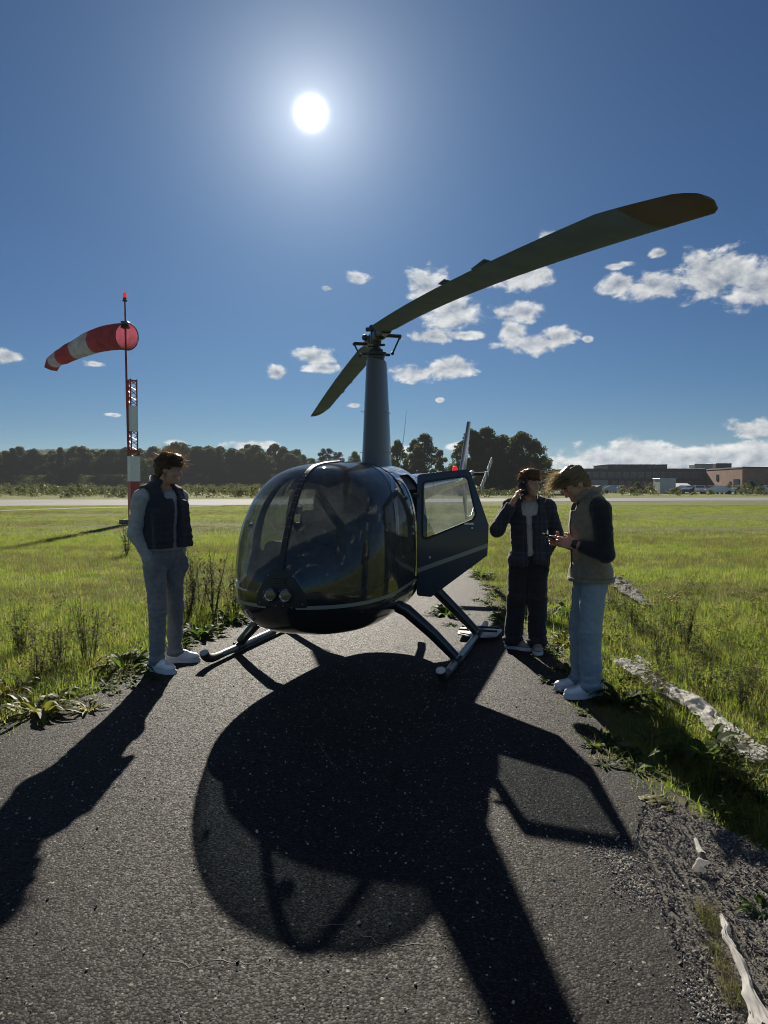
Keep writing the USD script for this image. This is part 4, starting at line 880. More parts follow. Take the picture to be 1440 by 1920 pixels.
def hand_on(s, w, d, n, t, curl=(25, 30, 25), thumb=0.5, k=1.0):
    """A hand at the wrist w: d the way the fingers point, n out of the palm, t the thumb side."""
    d, n, t = (np.asarray(v, float) / np.linalg.norm(v) for v in (d, n, t)); t = t - d * (t @ d); t /= np.linalg.norm(t); n = n - d * (n @ d) - t * (n @ t); n /= np.linalg.norm(n)
    M = np.stack([t, d, n], 1); s.block(w + d * .048 * k, np.array([.040, .050, .014]) * k, .012, .012, M); s.limb(w - d * .02 * k, w + d * .02 * k, .026 * k, .028 * k, .015, (n, .75))
    tips = []
    for i, L in enumerate((.072, .080, .074, .058)):
        p = w + d * (.092 - .004 * abs(i - 1)) * k + t * (.031 - .0205 * i) * k; a = 0.0
        for j, f in enumerate((.45, .31, .24)):
            a += math.radians(curl[j]); q = p + (d * math.cos(a) + n * math.sin(a)) * L * f * k; s.limb(p, q, (.0098 - .0009 * j) * k, (.0090 - .0009 * j) * k, .004); p = q
        tips.append(p)
    p = w + d * .026 * k + t * .034 * k; q = p + (t * .75 + d * .55 + n * .35) * .040 * k; r = q + (t * (.55 - .6 * thumb) + d * .75 + n * (.3 + .5 * thumb)) * .036 * k
    s.limb(p - t * .012, q, .014 * k, .0115 * k, .010); s.limb(q, r, .0112 * k, .009 * k, .005); return M
def hair_on(P, M, seed, lump=.010, drop=.0, fringe=.0, grow=.012, cuts=(), k=1.0):
    s = Soft(P(0, 0, 0) - .2, P(0, 0, 0) + .22, .006)
    s.ball(P(0, -.016, .036), np.array([.077 + grow, .098 + grow, .088 + grow]) * k, .02, M); s.ball(P(0, -.060, -.02 - drop), np.array([.070, .050, .062]) * k, .03, M)
    if fringe: s.ball(P(.015, .070, .072), np.array([.062, .042, .032]) * k, .02, M); s.ball(P(0, .03, .115), np.array([.06, .07, .025]) * k, .02, M)
    s.block(P(0, .125, -.055), np.array([.11, .085, .090]) * k, .02, .012, M, cut=True)                  # the face stays free
    for e in (-1, 1): s.block(P(e * .085, .035, -.070), np.array([.035, .055, .070]) * k, .02, .012, M, cut=True)
    m = s.mesh(1); p = m.vertices; m.vertices = p + m.vertex_normals * (lump * 2 * (meshkit.fbm((p - P(0, 0, 0)) @ M * [34, 16, 40] + seed, 3, seed) - .42))[:, None]; return m
def strands(P, M, n, seed, roots, flow, length, width=.0016, spread=.35, bend=.5):
    """Loose locks as thin tapering blades, each a few millimetres wide."""
    r = np.random.default_rng(seed); V, Fc = [], []
    for _ in range(n):
        a = roots(r); d = np.asarray(flow(a, r), float); d = d / np.linalg.norm(d); o = np.array(a); c = r.normal(size=3) * bend; L = length * r.uniform(.5, 1.2); pts = []
        for t in np.linspace(0, 1, 6): pts.append(o + d * L * t + c * L * t * t * .5 + np.array([0, 0, -.25 * L * t * t * spread]))
        pts = np.array([P(*q) for q in pts]); tt = np.gradient(pts, axis=0); sd = np.cross(tt, r.normal(size=3)); sd /= np.linalg.norm(sd, axis=1, keepdims=True) + 1e-9
        w = width * (1 - np.linspace(0, .85, 6))[:, None]; b = len(V) * 12; V.append(np.stack([pts - sd * w, pts + sd * w], 1).reshape(-1, 3)); i = b + 2 * np.arange(5)[:, None]; Fc.append(np.hstack([i, i + 1, i + 3, i + 2]))
    return np.vstack(V), np.vstack(Fc)
def shoe(parent, ankle, deg, mat, sole, k=1.0, label=None, mark=False, side=1):
    """A low sneaker: upper with tongue and laces, and a thick sole."""
    M = rot([0, 0, 1], deg); A = np.array([ankle[0], ankle[1], 0]); P = lambda x, y, z: A + M @ (np.array([x, y, z]) * k)
    s = Soft(A - [.24, .24, .02], A + [.24, .24, .2], .006)
    s.ball(P(0, -.030, .062), np.array([.040, .052, .058]) * k, .02, M); s.ball(P(0, .060, .048), np.array([.046, .105, .040]) * k, .03, M); s.ball(P(.004, .145, .040), np.array([.046, .058, .034]) * k, .02, M); s.limb(P(0, -.01, .09), P(0, .0, .125), .038 * k, .041 * k, .02); s.limb(P(0, .035, .085), P(0, .085, .068), .030 * k, .028 * k, .02)
    s.below(P(0, 0, .024), [0, 0, -1])
    u = put('shoe', s.mesh(1, [(.0015, 40, 3)]), mat, parent, smooth=True, label=label)
    out = np.array([(.0, -.082), (.030, -.070), (.041, -.02), (.041, .04), (.050, .11), (.049, .155), (.030, .196), (.004, .206), (-.026, .195), (-.044, .155), (-.046, .10), (-.038, .03), (-.040, -.03), (-.028, -.070)])
    sp = Polygon(out * k).buffer(.004).simplify(.002); so = cat([prism(sp, .022 * k), prism(sp.buffer(-.003), .008 * k, at0=.022 * k)]); so.vertices = so.vertices @ M.T + A; put('sole', so, sole, u, smooth=30)
    for y, z in ((.048, .092), (.064, .086), (.080, .080), (.096, .073)): put('lace', tube([P(-.022, y, z - .008), P(0, y + .004, z), P(.022, y, z - .008)], .0035, 6), sole, u)
    if mark:
        pts = [(-.035, .052), (-.01, .040), (.03, .046), (.085, .066)]; xs = .047
        c = np.array([P(side * (xs + .003 * math.sin(i)), y, z) for i, (y, z) in enumerate(pts)]); tt = np.linspace(0, 1, 12); cc = np.array([[np.interp(t, np.linspace(0, 1, 4), c[:, a]) for a in range(3)] for t in tt])
        put('side_mark', tube(cc, .0045 * np.sin(math.pi * np.clip(tt * .9 + .08, 0, 1)) + .001, 6), 'shoe_mark', u)
    return u

def torso(s, k, g, dy=0.0, lean=0.0, low=.95):
    """Chest, shoulders and waist, g thicker than the body."""
    Y = lambda z: dy + lean * max(0, z - .95)
    s.ball((0, Y(1.30), 1.30 * k), (.168 * k + g, .118 * k + g, .19 * k + g), .04); s.ball((0, Y(1.40) - .012, 1.41 * k), (.185 * k + g, .098 * k + g, .095 * k + g), .04)
    s.ball((0, Y(1.1) + .006, 1.10 * k), (.152 * k + g, .108 * k + g, .18 * k + g), .05); s.ball((0, .0, low * k), (.160 * k + g, .115 * k + g, .12 * k + g), .05)
    for e in (-1, 1): s.limb((e * .05 * k, Y(1.48) - .02, 1.495 * k), (e * .175 * k, Y(1.44) - .012, 1.445 * k), .045 * k + g, .052 * k + g, .03)
def leg_pts(k, e, foot, knee_fwd=.03):
    f = np.array([foot[0], foot[1], .075]); h = np.array([e * .088 * k, 0, .93 * k]); kn = (h + f) / 2 + np.array([0, knee_fwd, 0]); kn[2] = .50 * k; return h, kn, f
def trousers(parent, k, feet, mat, r=(.090, .072, .066), top=1.03, seed=1, hem=.05, label=None, pockets=()):
    s = Soft((-.36, -.36, -.02), (.36, .40, 1.2 * k), .009)
    s.ball((0, -.004, .95 * k), (.164 * k, .120 * k, .125 * k), .04); s.ball((0, -.045, .90 * k), (.145 * k, .085 * k, .10 * k), .04)
    for c in pockets: s.ball(c, (.036, .065, .095), .04)
    for e, f in zip((1, -1), feet):
        h, kn, an = leg_pts(k, e, f); s.limb(h, kn, r[0] * k, r[1] * k, .03); s.limb(kn, an, r[1] * k, r[2] * k, .03); s.ball(an + [0, .012, .02], (r[2] * k + .006, r[2] * k + .012, .035), .02)
    s.below((0, 0, top * k), (0, .05, 1)).below((0, 0, hem), (0, 0, -1))
    m = s.mesh(1, [(.009, (9, 9, 12), seed), (.004, (26, 26, 34), seed + 3)]); z = m.vertices[:, 2]
    m.vertices = m.vertices + m.vertex_normals * ((.011 * np.exp(-((z - .10) / .11) ** 2) + .006 * np.exp(-((z - .50) / .10) ** 2) + .006 * np.exp(-((z - .86) / .08) ** 2)) * (meshkit.fbm(m.vertices * [7, 7, 40], 3, seed + 9) - .5) * 2.6)[:, None]
    t = put('trousers', m, mat, parent, smooth=True, label=label)
    return t
def body_mesh(k, feet, arms, hands, head_c, head_M, lean=0.0, dy=0.0):
    s = Soft((-.62, -.5, .0), (.62, .62, head_c[2] + .16), .0075)
    torso(s, k, -.022, dy, lean)
    for e, f in zip((1, -1), feet):
        h, kn, an = leg_pts(k, e, f); s.chain([h, kn, an], [.070 * k, .050 * k, .036 * k], .03); s.limb(an, an + [0, .02, -.03], .030, .026, .02)
    for sh, el, wr in arms: s.chain([sh, el, wr], [.043 * k, .036 * k, .026 * k], .02)
    nb = np.array([0, dy + lean * .5 - .018, 1.46 * k]); s.limb(nb, head_c + head_M @ np.array([0, -.022, -.06]), .060 * k, .052 * k, .025)
    P = head_on(s, head_c, head_M)
    for h in hands: hand_on(s, *h)
    return s, P
def finish_person(x, s, P, M):
    b = put('body', s.mesh(1), 'skin', x, smooth=True)
    for e in (-1, 1):
        c = P(e * .032, .0795, .005)
        ey = put('eye', turn(trimesh.creation.icosphere(2, .0105), c), 'eye_white', b, smooth=True); put('iris', turn(trimesh.creation.icosphere(1, .0065), c + M @ np.array([0, .0058, 0])), 'iris', ey, smooth=True)
        put('eyebrow', tube([P(e * .016, .094, .030), P(e * .034, .093, .036), P(e * .052, .080, .030)], [.004, .005, .003], 6), 'brown_hair', b)
    return b
def sleeve(s, a, r, k=.03): s.limb(a[0], a[1], r[0], r[1], k); s.limb(a[1], a[2], r[1], r[2], k)

# --- the man on the left: quilted vest over a grey sweater, hands in his pockets
k = 1.87 / 1.80; X = thing('person', 'man in a dark vest over a grey sweater, hands in pockets, on the left', 'person', (-1.93, 6.22, 0), -125)
feet = [(.125, .06), (-.165, -.06)]
armR = [np.array([.205, -.015, 1.43]) * k, np.array([.232, -.055, 1.135]) * k, np.array([.150, .045, .90]) * k]; armL = [a * [-1, 1, 1] for a in armR]
Mh = rot([0, 0, 1], 32) @ rot([1, 0, 0], -10); hc = np.array([0, .092, 1.665 * k])
hands = [(a[2], np.array([e * .02, -.10, -1.0]), np.array([-e, .2, .1]), np.array([0, 1, .3]), (8, 8, 8), .2, .62) for a, e in ((armR, 1), (armL, -1))]
s, P = body_mesh(k, feet, [armR, armL], hands, hc, Mh); finish_person(X, s, P, Mh)
h = put('hair', hair_on(P, Mh, 3, .016, .012, .02, .016), 'brown_hair', X, smooth=True)
put('loose_hair', strands(P, Mh, 1000, 5, lambda r: (lambda v: v / np.linalg.norm(v) * [.088, .108, .100] + [0, -.014, .036])(np.abs(r.normal(size=3)) * [r.choice([-1, 1]), r.choice([-1, 1, 1]), 1]), lambda a, r: np.array(a) * .8 + [0, .05, .0] + r.normal(size=3) * .09, .080, .0017), 'brown_hair', h)
trousers(X, k, feet, 'slate_chino', (.097, .072, .060), 1.04, 2, pockets=((.165 * k, .055, .86 * k), (-.165 * k, .055, .86 * k)))
for f, e, a in ((feet[0], 1, 4), (feet[1], -1, 40)): shoe(X, f, a, 'white_leather', 'shoe_sole', 1.08)
s = Soft((-.45, -.35, .85), (.45, .40, 1.75), .009); torso(s, k, .004, low=.97)
for a in (armR, armL): sleeve(s, a, (.066 * k, .056 * k, .044 * k))
s.ball((0, .02, 1.57 * k), (.066, .070, .07), .02, cut=True)
for a in (armR, armL): s.limb(a[2] + (a[2] - a[1]) * .16, a[2] + (a[2] - a[1]) * .45, .05, .05, .01, cut=True)
s.block((0, 0, .83), (.15, .25, .2), .02, .01, cut=True)
sweater = put('sweater', s.mesh(1, [(.006, (10, 10, 16), 4), (.003, (30, 30, 30), 6)]), 'grey_knit', X, smooth=True)
s = Soft((-.36, -.32, .85), (.36, .36, 1.75), .009); torso(s, k, .032, low=1.0); s.block((-.095, .150, 1.20 * k), (.085, .024, .20 * k), .02, .05, rot([1, 0, 0], 9)); s.block((.105, .120, 1.16 * k), (.075, .024, .16 * k), .02, .05, rot([1, 0, 0], 4))
s.below((0, 0, 1.005 * k), (0, .06, -1)); s.block((-.028, .22, 1.2), (.030, .22, .5), .01, .01, rot([0, 1, 0], -3), cut=True); s.block((-.015, .18, 1.56 * k), (.075, .16, .10), .02, .02, rot([1, 0, 0], 25), cut=True)
s.ball((0, .01, 1.60 * k), (.075, .085, .10), .02, cut=True)
for e in (-1, 1): s.limb((e * .21 * k, -.01, 1.44 * k), (e * .29 * k, -.03, 1.33 * k), .085, .09, .015, cut=True)
vest = put('vest', s.mesh(1, [(.009, (5, 5, 34), 8), (.003, 24, 9)]), 'navy_quilt', X, smooth=True)
put('collar', tube([(-.065, .075, 1.545 * k), (-.085, .02, 1.575 * k), (-.06, -.075, 1.59 * k), (.06, -.075, 1.59 * k), (.085, .02, 1.575 * k), (.065, .075, 1.545 * k)], .012, 8, .030), 'navy_quilt', vest, smooth=60)

# --- the man phoning: plaid overshirt over a pale T-shirt
k = 1.735 / 1.80; X = thing('person', 'man in a dark plaid overshirt and black trousers holding a phone to his ear', 'person', (1.405, 6.93, 0), 176)
feet = [(.145, .02), (-.075, .10)]
armR = [np.array([.195, -.01, 1.43]) * k, np.array([.325, .09, 1.205]) * k, np.array([.165, .150, 1.50]) * k]; armL = [np.array([-.195, -.01, 1.43]) * k, np.array([-.285, -.05, 1.16]) * k, np.array([-.150, .045, .93]) * k]
Mh = rot([0, 0, 1], 38) @ rot([1, 0, 0], -4); hc = np.array([0, .045, 1.668 * k])
hands = [(armR[2], np.array([-.42, -.25, .87]), np.array([-.8, -.2, -.4]), np.array([-.25, .85, .2]), (28, 36, 30), .7), (armL[2], np.array([.0, -.1, -1.0]), np.array([.9, .1, .1]), np.array([0, 1, .4]), (8, 8, 8), .2, .62)]
s, P = body_mesh(k, feet, [armR, armL], hands, hc, Mh); body = finish_person(X, s, P, Mh)
h = put('hair', hair_on(P, Mh, 9, .014, .0, .02, .010), 'red_brown_hair', X, smooth=True)
put('loose_hair', strands(P, Mh, 700, 15, lambda r: (lambda v: v / np.linalg.norm(v) * [.084, .104, .098] + [0, -.012, .036])(np.abs(r.normal(size=3)) * [r.choice([-1, 1]), r.choice([-1, 1, 1]), 1.2]), lambda a, r: np.array(a) + r.normal(size=3) * .09, .048, .0018), 'red_brown_hair', h)
trousers(X, k, feet, 'black_trouser', (.104, .094, .092), 1.04, 12, .035, pockets=((-.165 * k, .05, .86 * k),))
for f, a in ((feet[0], 62), (feet[1], -4)): shoe(X, f, a, 'beige_suede', 'shoe_sole', 1.0)
s = Soft((-.36, -.32, .8), (.36, .36, 1.7), .009); torso(s, k, .0, low=.97); s.ball((0, .03, 1.56 * k), (.060, .070, .07), .02, cut=True); s.below((0, 0, .90 * k), (0, 0, -1))
put('t_shirt', s.mesh(1, [(.006, (9, 9, 14), 31), (.003, 28, 32)]), 'white_tee', X, smooth=True)
s = Soft((-.48, -.40, .7), (.48, .42, 1.75), .009); torso(s, k, .026, low=.92)
for e in (-1, 1): s.ball((e * .10, .02, .88 * k), (.10, .135, .12), .05)
for a in (armR, armL): sleeve(s, a, (.080 * k, .068 * k, .052 * k))
s.below((0, 0, .835 * k), (0, 0, -1)); s.block((.005, .25, 1.15), (.027, .24, .60), .01, .012, rot([0, 1, 0], 2.5), cut=True); s.block((.0, .20, 1.52 * k), (.080, .17, .10), .02, .02, rot([1, 0, 0], 30), cut=True); s.ball((0, .01, 1.58 * k), (.072, .082, .10), .02, cut=True)
s.limb(armR[2] + (armR[2] - armR[1]) * .02, armR[2] + (armR[2] - armR[1]) * .4, .07, .07, .01, cut=True); s.limb(armL[2] + (armL[2] - armL[1]) * .12, armL[2] + (armL[2] - armL[1]) * .5, .07, .07, .01, cut=True)
js = put('overshirt', s.mesh(1, [(.009, (9, 9, 15), 41), (.004, 26, 42)]), 'plaid_cloth', X, smooth=True)
put('collar', tube([(-.075, .085, 1.50 * k), (-.085, .02, 1.555 * k), (-.06, -.075, 1.575 * k), (.06, -.075, 1.575 * k), (.085, .02, 1.555 * k), (.075, .085, 1.50 * k)], .011, 8, .030), 'plaid_cloth', js, smooth=60)
ph = P(.100, .030, -.045); Rz = Mh @ rot([1, 0, 0], 25); pb = box(.012, .074, .150, bevel=.006); pb.vertices = pb.vertices @ Rz.T + ph
W = np.array([[math.cos(math.radians(176)), -math.sin(math.radians(176)), 0], [math.sin(math.radians(176)), math.cos(math.radians(176)), 0], [0, 0, 1]]); pb.vertices = pb.vertices @ W.T
base = (W @ ph) + [1.405, 6.93, 0]; pb.apply_translation([1.405, 6.93, 0] - base)
t = thing('phone', 'black phone pressed to the ear of the man in the plaid overshirt', 'phone', base); put('phone_body', pb, 'phone_black', t)
cm = trimesh.creation.icosphere(1, .007); cm.vertices = cm.vertices + W @ (Rz @ np.array([.006, .02, .055])); put('camera_lens', cm, 'chrome', t)

# --- the man on the right: tan vest over black sleeves, head bent over his phone
k = 1.79 / 1.80; ORG = np.array([1.575, 5.42, 0]); RZ = 94; X = thing('person', 'man with windblown blond hair in a tan vest and pale jeans', 'person', ORG, RZ)
feet = [(.09, .03), (-.10, .02)]
armL = [np.array([-.200, .00, 1.425]) * k, np.array([-.250, -.015, 1.10]) * k, np.array([-.13, .175, 1.165]) * k]; armR = [np.array([.200, .0, 1.425]) * k, np.array([.235, -.03, 1.12]) * k, np.array([.075, .215, 1.17]) * k]
Mh = rot([0, 0, 1], 3) @ rot([1, 0, 0], -42); hc = np.array([0, .130, 1.612 * k])
hands = [(armL[2], np.array([.35, .90, .10]), np.array([.7, -.2, .45]), np.array([.1, .25, .95]), (30, 34, 26), .8), (armR[2], np.array([-.35, .90, .10]), np.array([-.7, -.2, .45]), np.array([-.1, .25, .95]), (30, 34, 26), .8)]
s, P = body_mesh(k, feet, [armR, armL], hands, hc, Mh, lean=.06); body = finish_person(X, s, P, Mh)
h = put('hair', hair_on(P, Mh, 21, .014, .01, .02, .012), 'blond_hair', X, smooth=True)
put('loose_hair', strands(P, Mh, 1100, 25, lambda r: (lambda v: v / np.linalg.norm(v) * [.084, .106, .098] + [0, -.012, .036])(np.array([r.normal(), abs(r.normal()) + .2, abs(r.normal()) * .9 + .25])), lambda a, r: np.array([a[0] * .3, .80, .42]) + r.normal(size=3) * .13, .125, .0013, .75, .4), 'blond_hair', h)
put('nape_hair', strands(P, Mh, 260, 26, lambda r: (lambda v: v / np.linalg.norm(v) * [.086, .106, .098] + [0, -.012, .036])(np.array([r.normal(), -abs(r.normal()) * .8, r.normal() * .6 + .4])), lambda a, r: np.array([a[0] * 2, .2, -.6]) + r.normal(size=3) * .12, .05, .0022), 'blond_hair', h)
trousers(X, k, feet, 'pale_denim', (.098, .084, .080), 1.0, 22, .045)
for f, a, e in ((feet[0], -2, 1), (feet[1], 3, -1)): shoe(X, f, a, 'white_leather', 'shoe_sole', 1.05, mark=True, side=-1)
s = Soft((-.45, -.35, .8), (.45, .42, 1.7), .009); torso(s, k, .002, lean=.06, low=.97)
for a in (armR, armL): sleeve(s, a, (.074 * k, .064 * k, .046 * k))
s.ball((0, .07, 1.57 * k), (.062, .070, .07), .02, cut=True); s.block((0, 0, .78), (.3, .3, .16), .02, .01, cut=True)
for a in (armR, armL): s.limb(a[2] + (a[2] - a[1]) * .02, a[2] + (a[2] - a[1]) * .5, .065, .065, .008, cut=True)
put('black_top', s.mesh(1, [(.007, (10, 10, 16), 54), (.0035, 28, 56)]), 'black_jersey', X, smooth=True)
s = Soft((-.38, -.36, .75), (.38, .40, 1.72), .009); torso(s, k, .026, lean=.06, low=.90); s.ball((0, .0, .94 * k), (.188, .156, .11), .05); s.ball((0, -.04, 1.38 * k), (.165, .085, .12), .05)
s.below((0, 0, .865 * k), (0, .03, -1)); s.block((0, .20, 1.54 * k), (.050, .16, .08), .02, .02, rot([1, 0, 0], 30), cut=True); s.ball((0, .05, 1.60 * k), (.078, .085, .10), .02, cut=True)
for e in (-1, 1): s.limb((e * .215 * k, .0, 1.44 * k), (e * .29 * k, -.03, 1.25 * k), .090, .10, .015, cut=True)
vest = put('vest', s.mesh(1, [(.008, (8, 8, 18), 58), (.0035, 26, 59)]), 'tan_vest', X, smooth=True)
put('collar', tube([(-.05, .14, 1.49 * k), (-.085, .06, 1.545 * k), (-.06, -.045, 1.575 * k), (.06, -.045, 1.575 * k), (.085, .06, 1.545 * k), (.05, .14, 1.49 * k)], .012, 8, .024), 'tan_vest', vest, smooth=60)
put('zip', tube([(0, .152, .90 * k), (0, .150, 1.10 * k), (0, .166, 1.30 * k), (0, .145, 1.46 * k)], .005, 6), 'dark_metal', vest)
put('hem_band', tube([(.198 * math.cos(a), .0 + .163 * math.sin(a), .885 * k) for a in np.linspace(0, 2 * math.pi, 40)], .010, 6, .016, caps=False), 'tan_vest', vest, smooth=60)
w = armL[2]; dw = (armL[2] - armL[1]) / np.linalg.norm(armL[2] - armL[1]); put('wristwatch', tube([w - dw * .02, w + dw * .015], .034, 16), 'watch_black', X)
Wm = rot([0, 0, 1], RZ); ctr = np.array([.0, .305, 1.20]) * k; pb = box(.074, .150, .010, bevel=.004); sc = box(.066, .138, .002, (0, 0, .0056)); Rp = rot([1, 0, 0], 28)
base = Wm @ ctr + ORG; t = thing('phone', 'black phone held in both hands by the man in the tan vest', 'phone', base)
for nm, m, mt in (('phone_body', pb, 'phone_black'), ('screen', sc, 'phone_black')): m.vertices = (m.vertices @ Rp.T) @ Wm.T; put(nm, m, mt, t)

# ------------------------------------------------------------------ windsock and its mast
MX, MD = (250 - 720) * 29.8 / 1340, 29.8
mast = thing('windsock_mast', 'red and white lattice mast with a thin top pole and a red lamp', 'mast', (MX, MD, 0))
def lattice(r, z0, z1, n, ph=.6):
    pts = [np.array([r * math.cos(ph + i * 2 * math.pi / 3), r * math.sin(ph + i * 2 * math.pi / 3), 0]) for i in range(3)]; out = []
    for i in range(3):
        a, b = pts[i], pts[(i + 1) % 3]; zz = np.linspace(z0, z1, n + 1); out.append(tube([(a if j % 2 == 0 else b) + [0, 0, z] for j, z in enumerate(zz)], .026, 5))
        for z in (z0, z1): out.append(tube([a + [0, 0, z], b + [0, 0, z]], .02, 5))
    return pts, out
for r, z0, z1, n in ((.26, 0.05, 2.95, 9), (.20, 2.95, 5.95, 14)):
    pts, br = lattice(r, z0 + .05, z1 - .05, n)
    for p_ in pts: put('post', tube([p_ + [0, 0, z0], p_ + [0, 0, z1]], .032, 8), 'red_paint', mast, smooth=40)
    put('bracing', cat(br), 'red_paint', mast)
def band(r, z0, z1, mt, name='wrap_panel'):
    ph, pts = .6, []
    c = [np.array([r * math.cos(ph + i * 2 * math.pi / 3), r * math.sin(ph + i * 2 * math.pi / 3)]) for i in range(3)]
    put(name, prism(Polygon(c).buffer(.035, quad_segs=3).difference(Polygon(c).buffer(.030, quad_segs=3)), z1 - z0, at0=z0), mt, mast, smooth=30)
band(.26, 1.72, 2.76, 'white_paint'); band(.26, .55, 1.71, 'red_paint'); band(.20, 3.8, 4.85, 'white_paint')
put('collar_plate', prism(Point(0, 0).buffer(.34, quad_segs=6), .05, at0=2.93), 'red_paint', mast, smooth=30)
put('base_block', box(.9, .9, .16, (0, 0, .06), bevel=.02), 'runway', mast)
px0 = -.165; put('top_pole', tube([(px0, -.04, 3.0), (px0 - .04, -.04, 6.0), (px0 - .06, -.04, 9.15)], [.045, .045, .032], 10), 'red_paint', mast, smooth=40)
lampb = put('warning_lamp', lathe([(.06, 9.12), (.10, 9.13), (.10, 9.18), (.07, 9.20), (.07, 9.28), (.0001, 9.285)], 16, (px0 - .06, -.04, 0)), 'dark_metal', mast, smooth=40)
put('lamp_lens', lathe([(.07, 9.285), (.075, 9.34), (.07, 9.44), (.04, 9.49), (.0001, 9.50)], 16, (px0 - .06, -.04, 0)), 'beacon_red', lampb, smooth=40)
put('swivel_box', box(.30, .26, .28, (px0 - .05, -.06, 8.16), bevel=.02), 'dark_metal', mast)
def cloth_look(name, c):
    def fn(N):
        p = N.add('texture_coordinate') + '.object'; b = N.mix(N.smooth(N.noise(p, 3, 4, 0.6), .3, .7), tuple(np.array(c) * .8), tuple(np.minimum(np.array(c) * 1.15, 1)))
        a = N.add('principled_bsdf', {'base_color': b}, roughness=.8, specular_ior_level=.2) + '.BSDF'; t = N.add('translucent_bsdf', {'color': b}) + '.BSDF'
        return N.add('mix_closure', {'closure1': a, 'closure2': t}, fac=.5) + '.closure'
    custom(name, fn)
cloth_look('red_sail', (0.30, 0.070, 0.105)); cloth_look('white_sail', (0.38, 0.42, 0.50)); cloth_look('plastic_sheet', (0.74, 0.72, 0.69)); cloth_look('grey_sheet', (0.36, 0.35, 0.34))
ctr = [at(238, 631, 29.4), at(205, 633, 30.1), at(172, 643, 30.9), at(142, 657, 31.7), at(117, 668, 32.4), at(103, 677, 32.8), at(96, 690, 33.0)]
rad = [.545, .53, .47, .40, .345, .31, .27]
C = np.array(ctr); tt = np.linspace(0, 1, 46); f = [Pchip(np.linspace(0, 1, 7), C[:, i]) for i in range(3)]; fr = Pchip(np.linspace(0, 1, 7), rad); cc = np.stack([g(tt) for g in f], 1); base = cc[0].copy()
p, t, a, b = frame_at(cc - base); ang = np.linspace(0, 2 * np.pi, 37)[:-1]
R = fr(tt)[:, None] * (1 + .20 * (meshkit.fbm(np.stack([np.broadcast_to(tt[:, None] * 9, (46, 36)), np.broadcast_to(np.cos(ang) * 1.5, (46, 36)), np.broadcast_to(np.sin(ang) * 1.5, (46, 36))], -1), 3, 5) - .5) * (tt[:, None] > .05) * 2 * np.clip(tt[:, None] * 3, 0, 1))
ring = p[:, None] + R[..., None] * (np.cos(ang)[None, :, None] * a[:, None] + np.sin(ang)[None, :, None] * b[:, None])
sock = thing('windsock', 'red and white striped windsock blowing to the left from the mast', 'windsock', base)
for i, (k0, k1, mt) in enumerate(((0, 13, 'red_sail'), (13, 22, 'white_sail'), (22, 31, 'red_sail'), (31, 39, 'white_sail'), (39, 45, 'red_sail'))):
    put('cloth_band', skin(ring[k0:k1 + 1], caps=False), mt, sock, smooth=True)
put('hoop', tube(np.vstack([ring[0], ring[0][:1]]), .022, 8, caps=False), 'dark_metal', sock, smooth=60); put('end_hem', tube(np.vstack([ring[-1], ring[-1][:1]]), .014, 6, caps=False), 'red_sail', sock, smooth=60)

# ------------------------------------------------------------------ buildings on the right
def brick_look(name, c1, c2, m):
    def fn(N):
        p = N.add('texture_coordinate') + '.object'; s = N.add('separate_xyz', {'vector': p}); v = N.add('combine_xyz', {'x': N.math('add', f'{s}.x', f'{s}.y'), 'y': f'{s}.z'}, z=0.0) + '.vector'
        b = N.add('brick_texture', {'vector': v}, color1=c1, color2=c2, mortar=m, scale=1.0, mortar_size=.012, brick_width=.25, row_height=.075) + '.color'
        b = N.mix(N.smooth(N.noise(p, .5, 5, .6), .3, .7, 0, .45), b, tuple(np.array(c1) * .6))
        return N.add('principled_bsdf', {'base_color': b}, roughness=.9, specular_ior_level=.2) + '.BSDF'
    custom(name, fn)
brick_look('brown_brick', (.085, .042, .034), (.115, .055, .042), (.12, .10, .09)); brick_look('red_brick', (.21, .10, .078), (.26, .125, .095), (.24, .19, .17))
look('roof_dark', (.035, .037, .042), .8); look('dark_cladding', (.045, .047, .055), .6, .1, .3); look('grey_cladding', (.20, .21, .215), .6, .1, .4); look('pale_cladding', (.42, .44, .44), .6, .08, .5); look('dark_pane', (.05, .065, .08), .12); look('frame_grey', (.13, .135, .14), .5)
def pxx(px, D): return (px - 720) * D / 1340
def pzz(py, D): return at(720, py, D)[2]
def wall_block(parent, name, x0, x1, D, depth, ytop, mt, z0=0.0, ybot=None):
    a, b = pxx(x0, D), pxx(x1, D); h = pzz(ytop, D); zb = z0 if ybot is None else pzz(ybot, D)
    w = put(name, box(b - a, depth, h - zb, ((a + b) / 2 - ORI[0], D + depth / 2 - ORI[1], (h + zb) / 2), bevel=.04), mt, parent)
    return w
def window(parent, x0, x1, y0, y1, D):
    a, b, zt, zb = pxx(x0, D), pxx(x1, D), pzz(y0, D), pzz(y1, D); c = ((a + b) / 2 - ORI[0], D - ORI[1], (zt + zb) / 2); fw = .10
    f = cat([box(b - a, .14, fw, (c[0], c[1] - .03, zt - fw / 2)), box(b - a, .14, fw, (c[0], c[1] - .03, zb + fw / 2)), box(fw, .138, zt - zb - 2 * fw - .01, (a - ORI[0] + fw / 2, c[1] - .03, c[2])), box(fw, .138, zt - zb - 2 * fw - .01, (b - ORI[0] - fw / 2, c[1] - .03, c[2])), box(.06, .12, zt - zb - 2 * fw - .01, (c[0], c[1] - .03, c[2]))])
    w = put('window', f, 'frame_grey', parent); put('window_pane', box(b - a - 2 * fw, .05, zt - zb - 2 * fw, (c[0], c[1] - .02, c[2])), 'dark_pane', w)
D1 = 172.0; ORI = (pxx(1200, D1), D1); bd = thing('office_building', 'long low dark brick building with two rows of windows and a flat roof', 'building', (*ORI, 0))
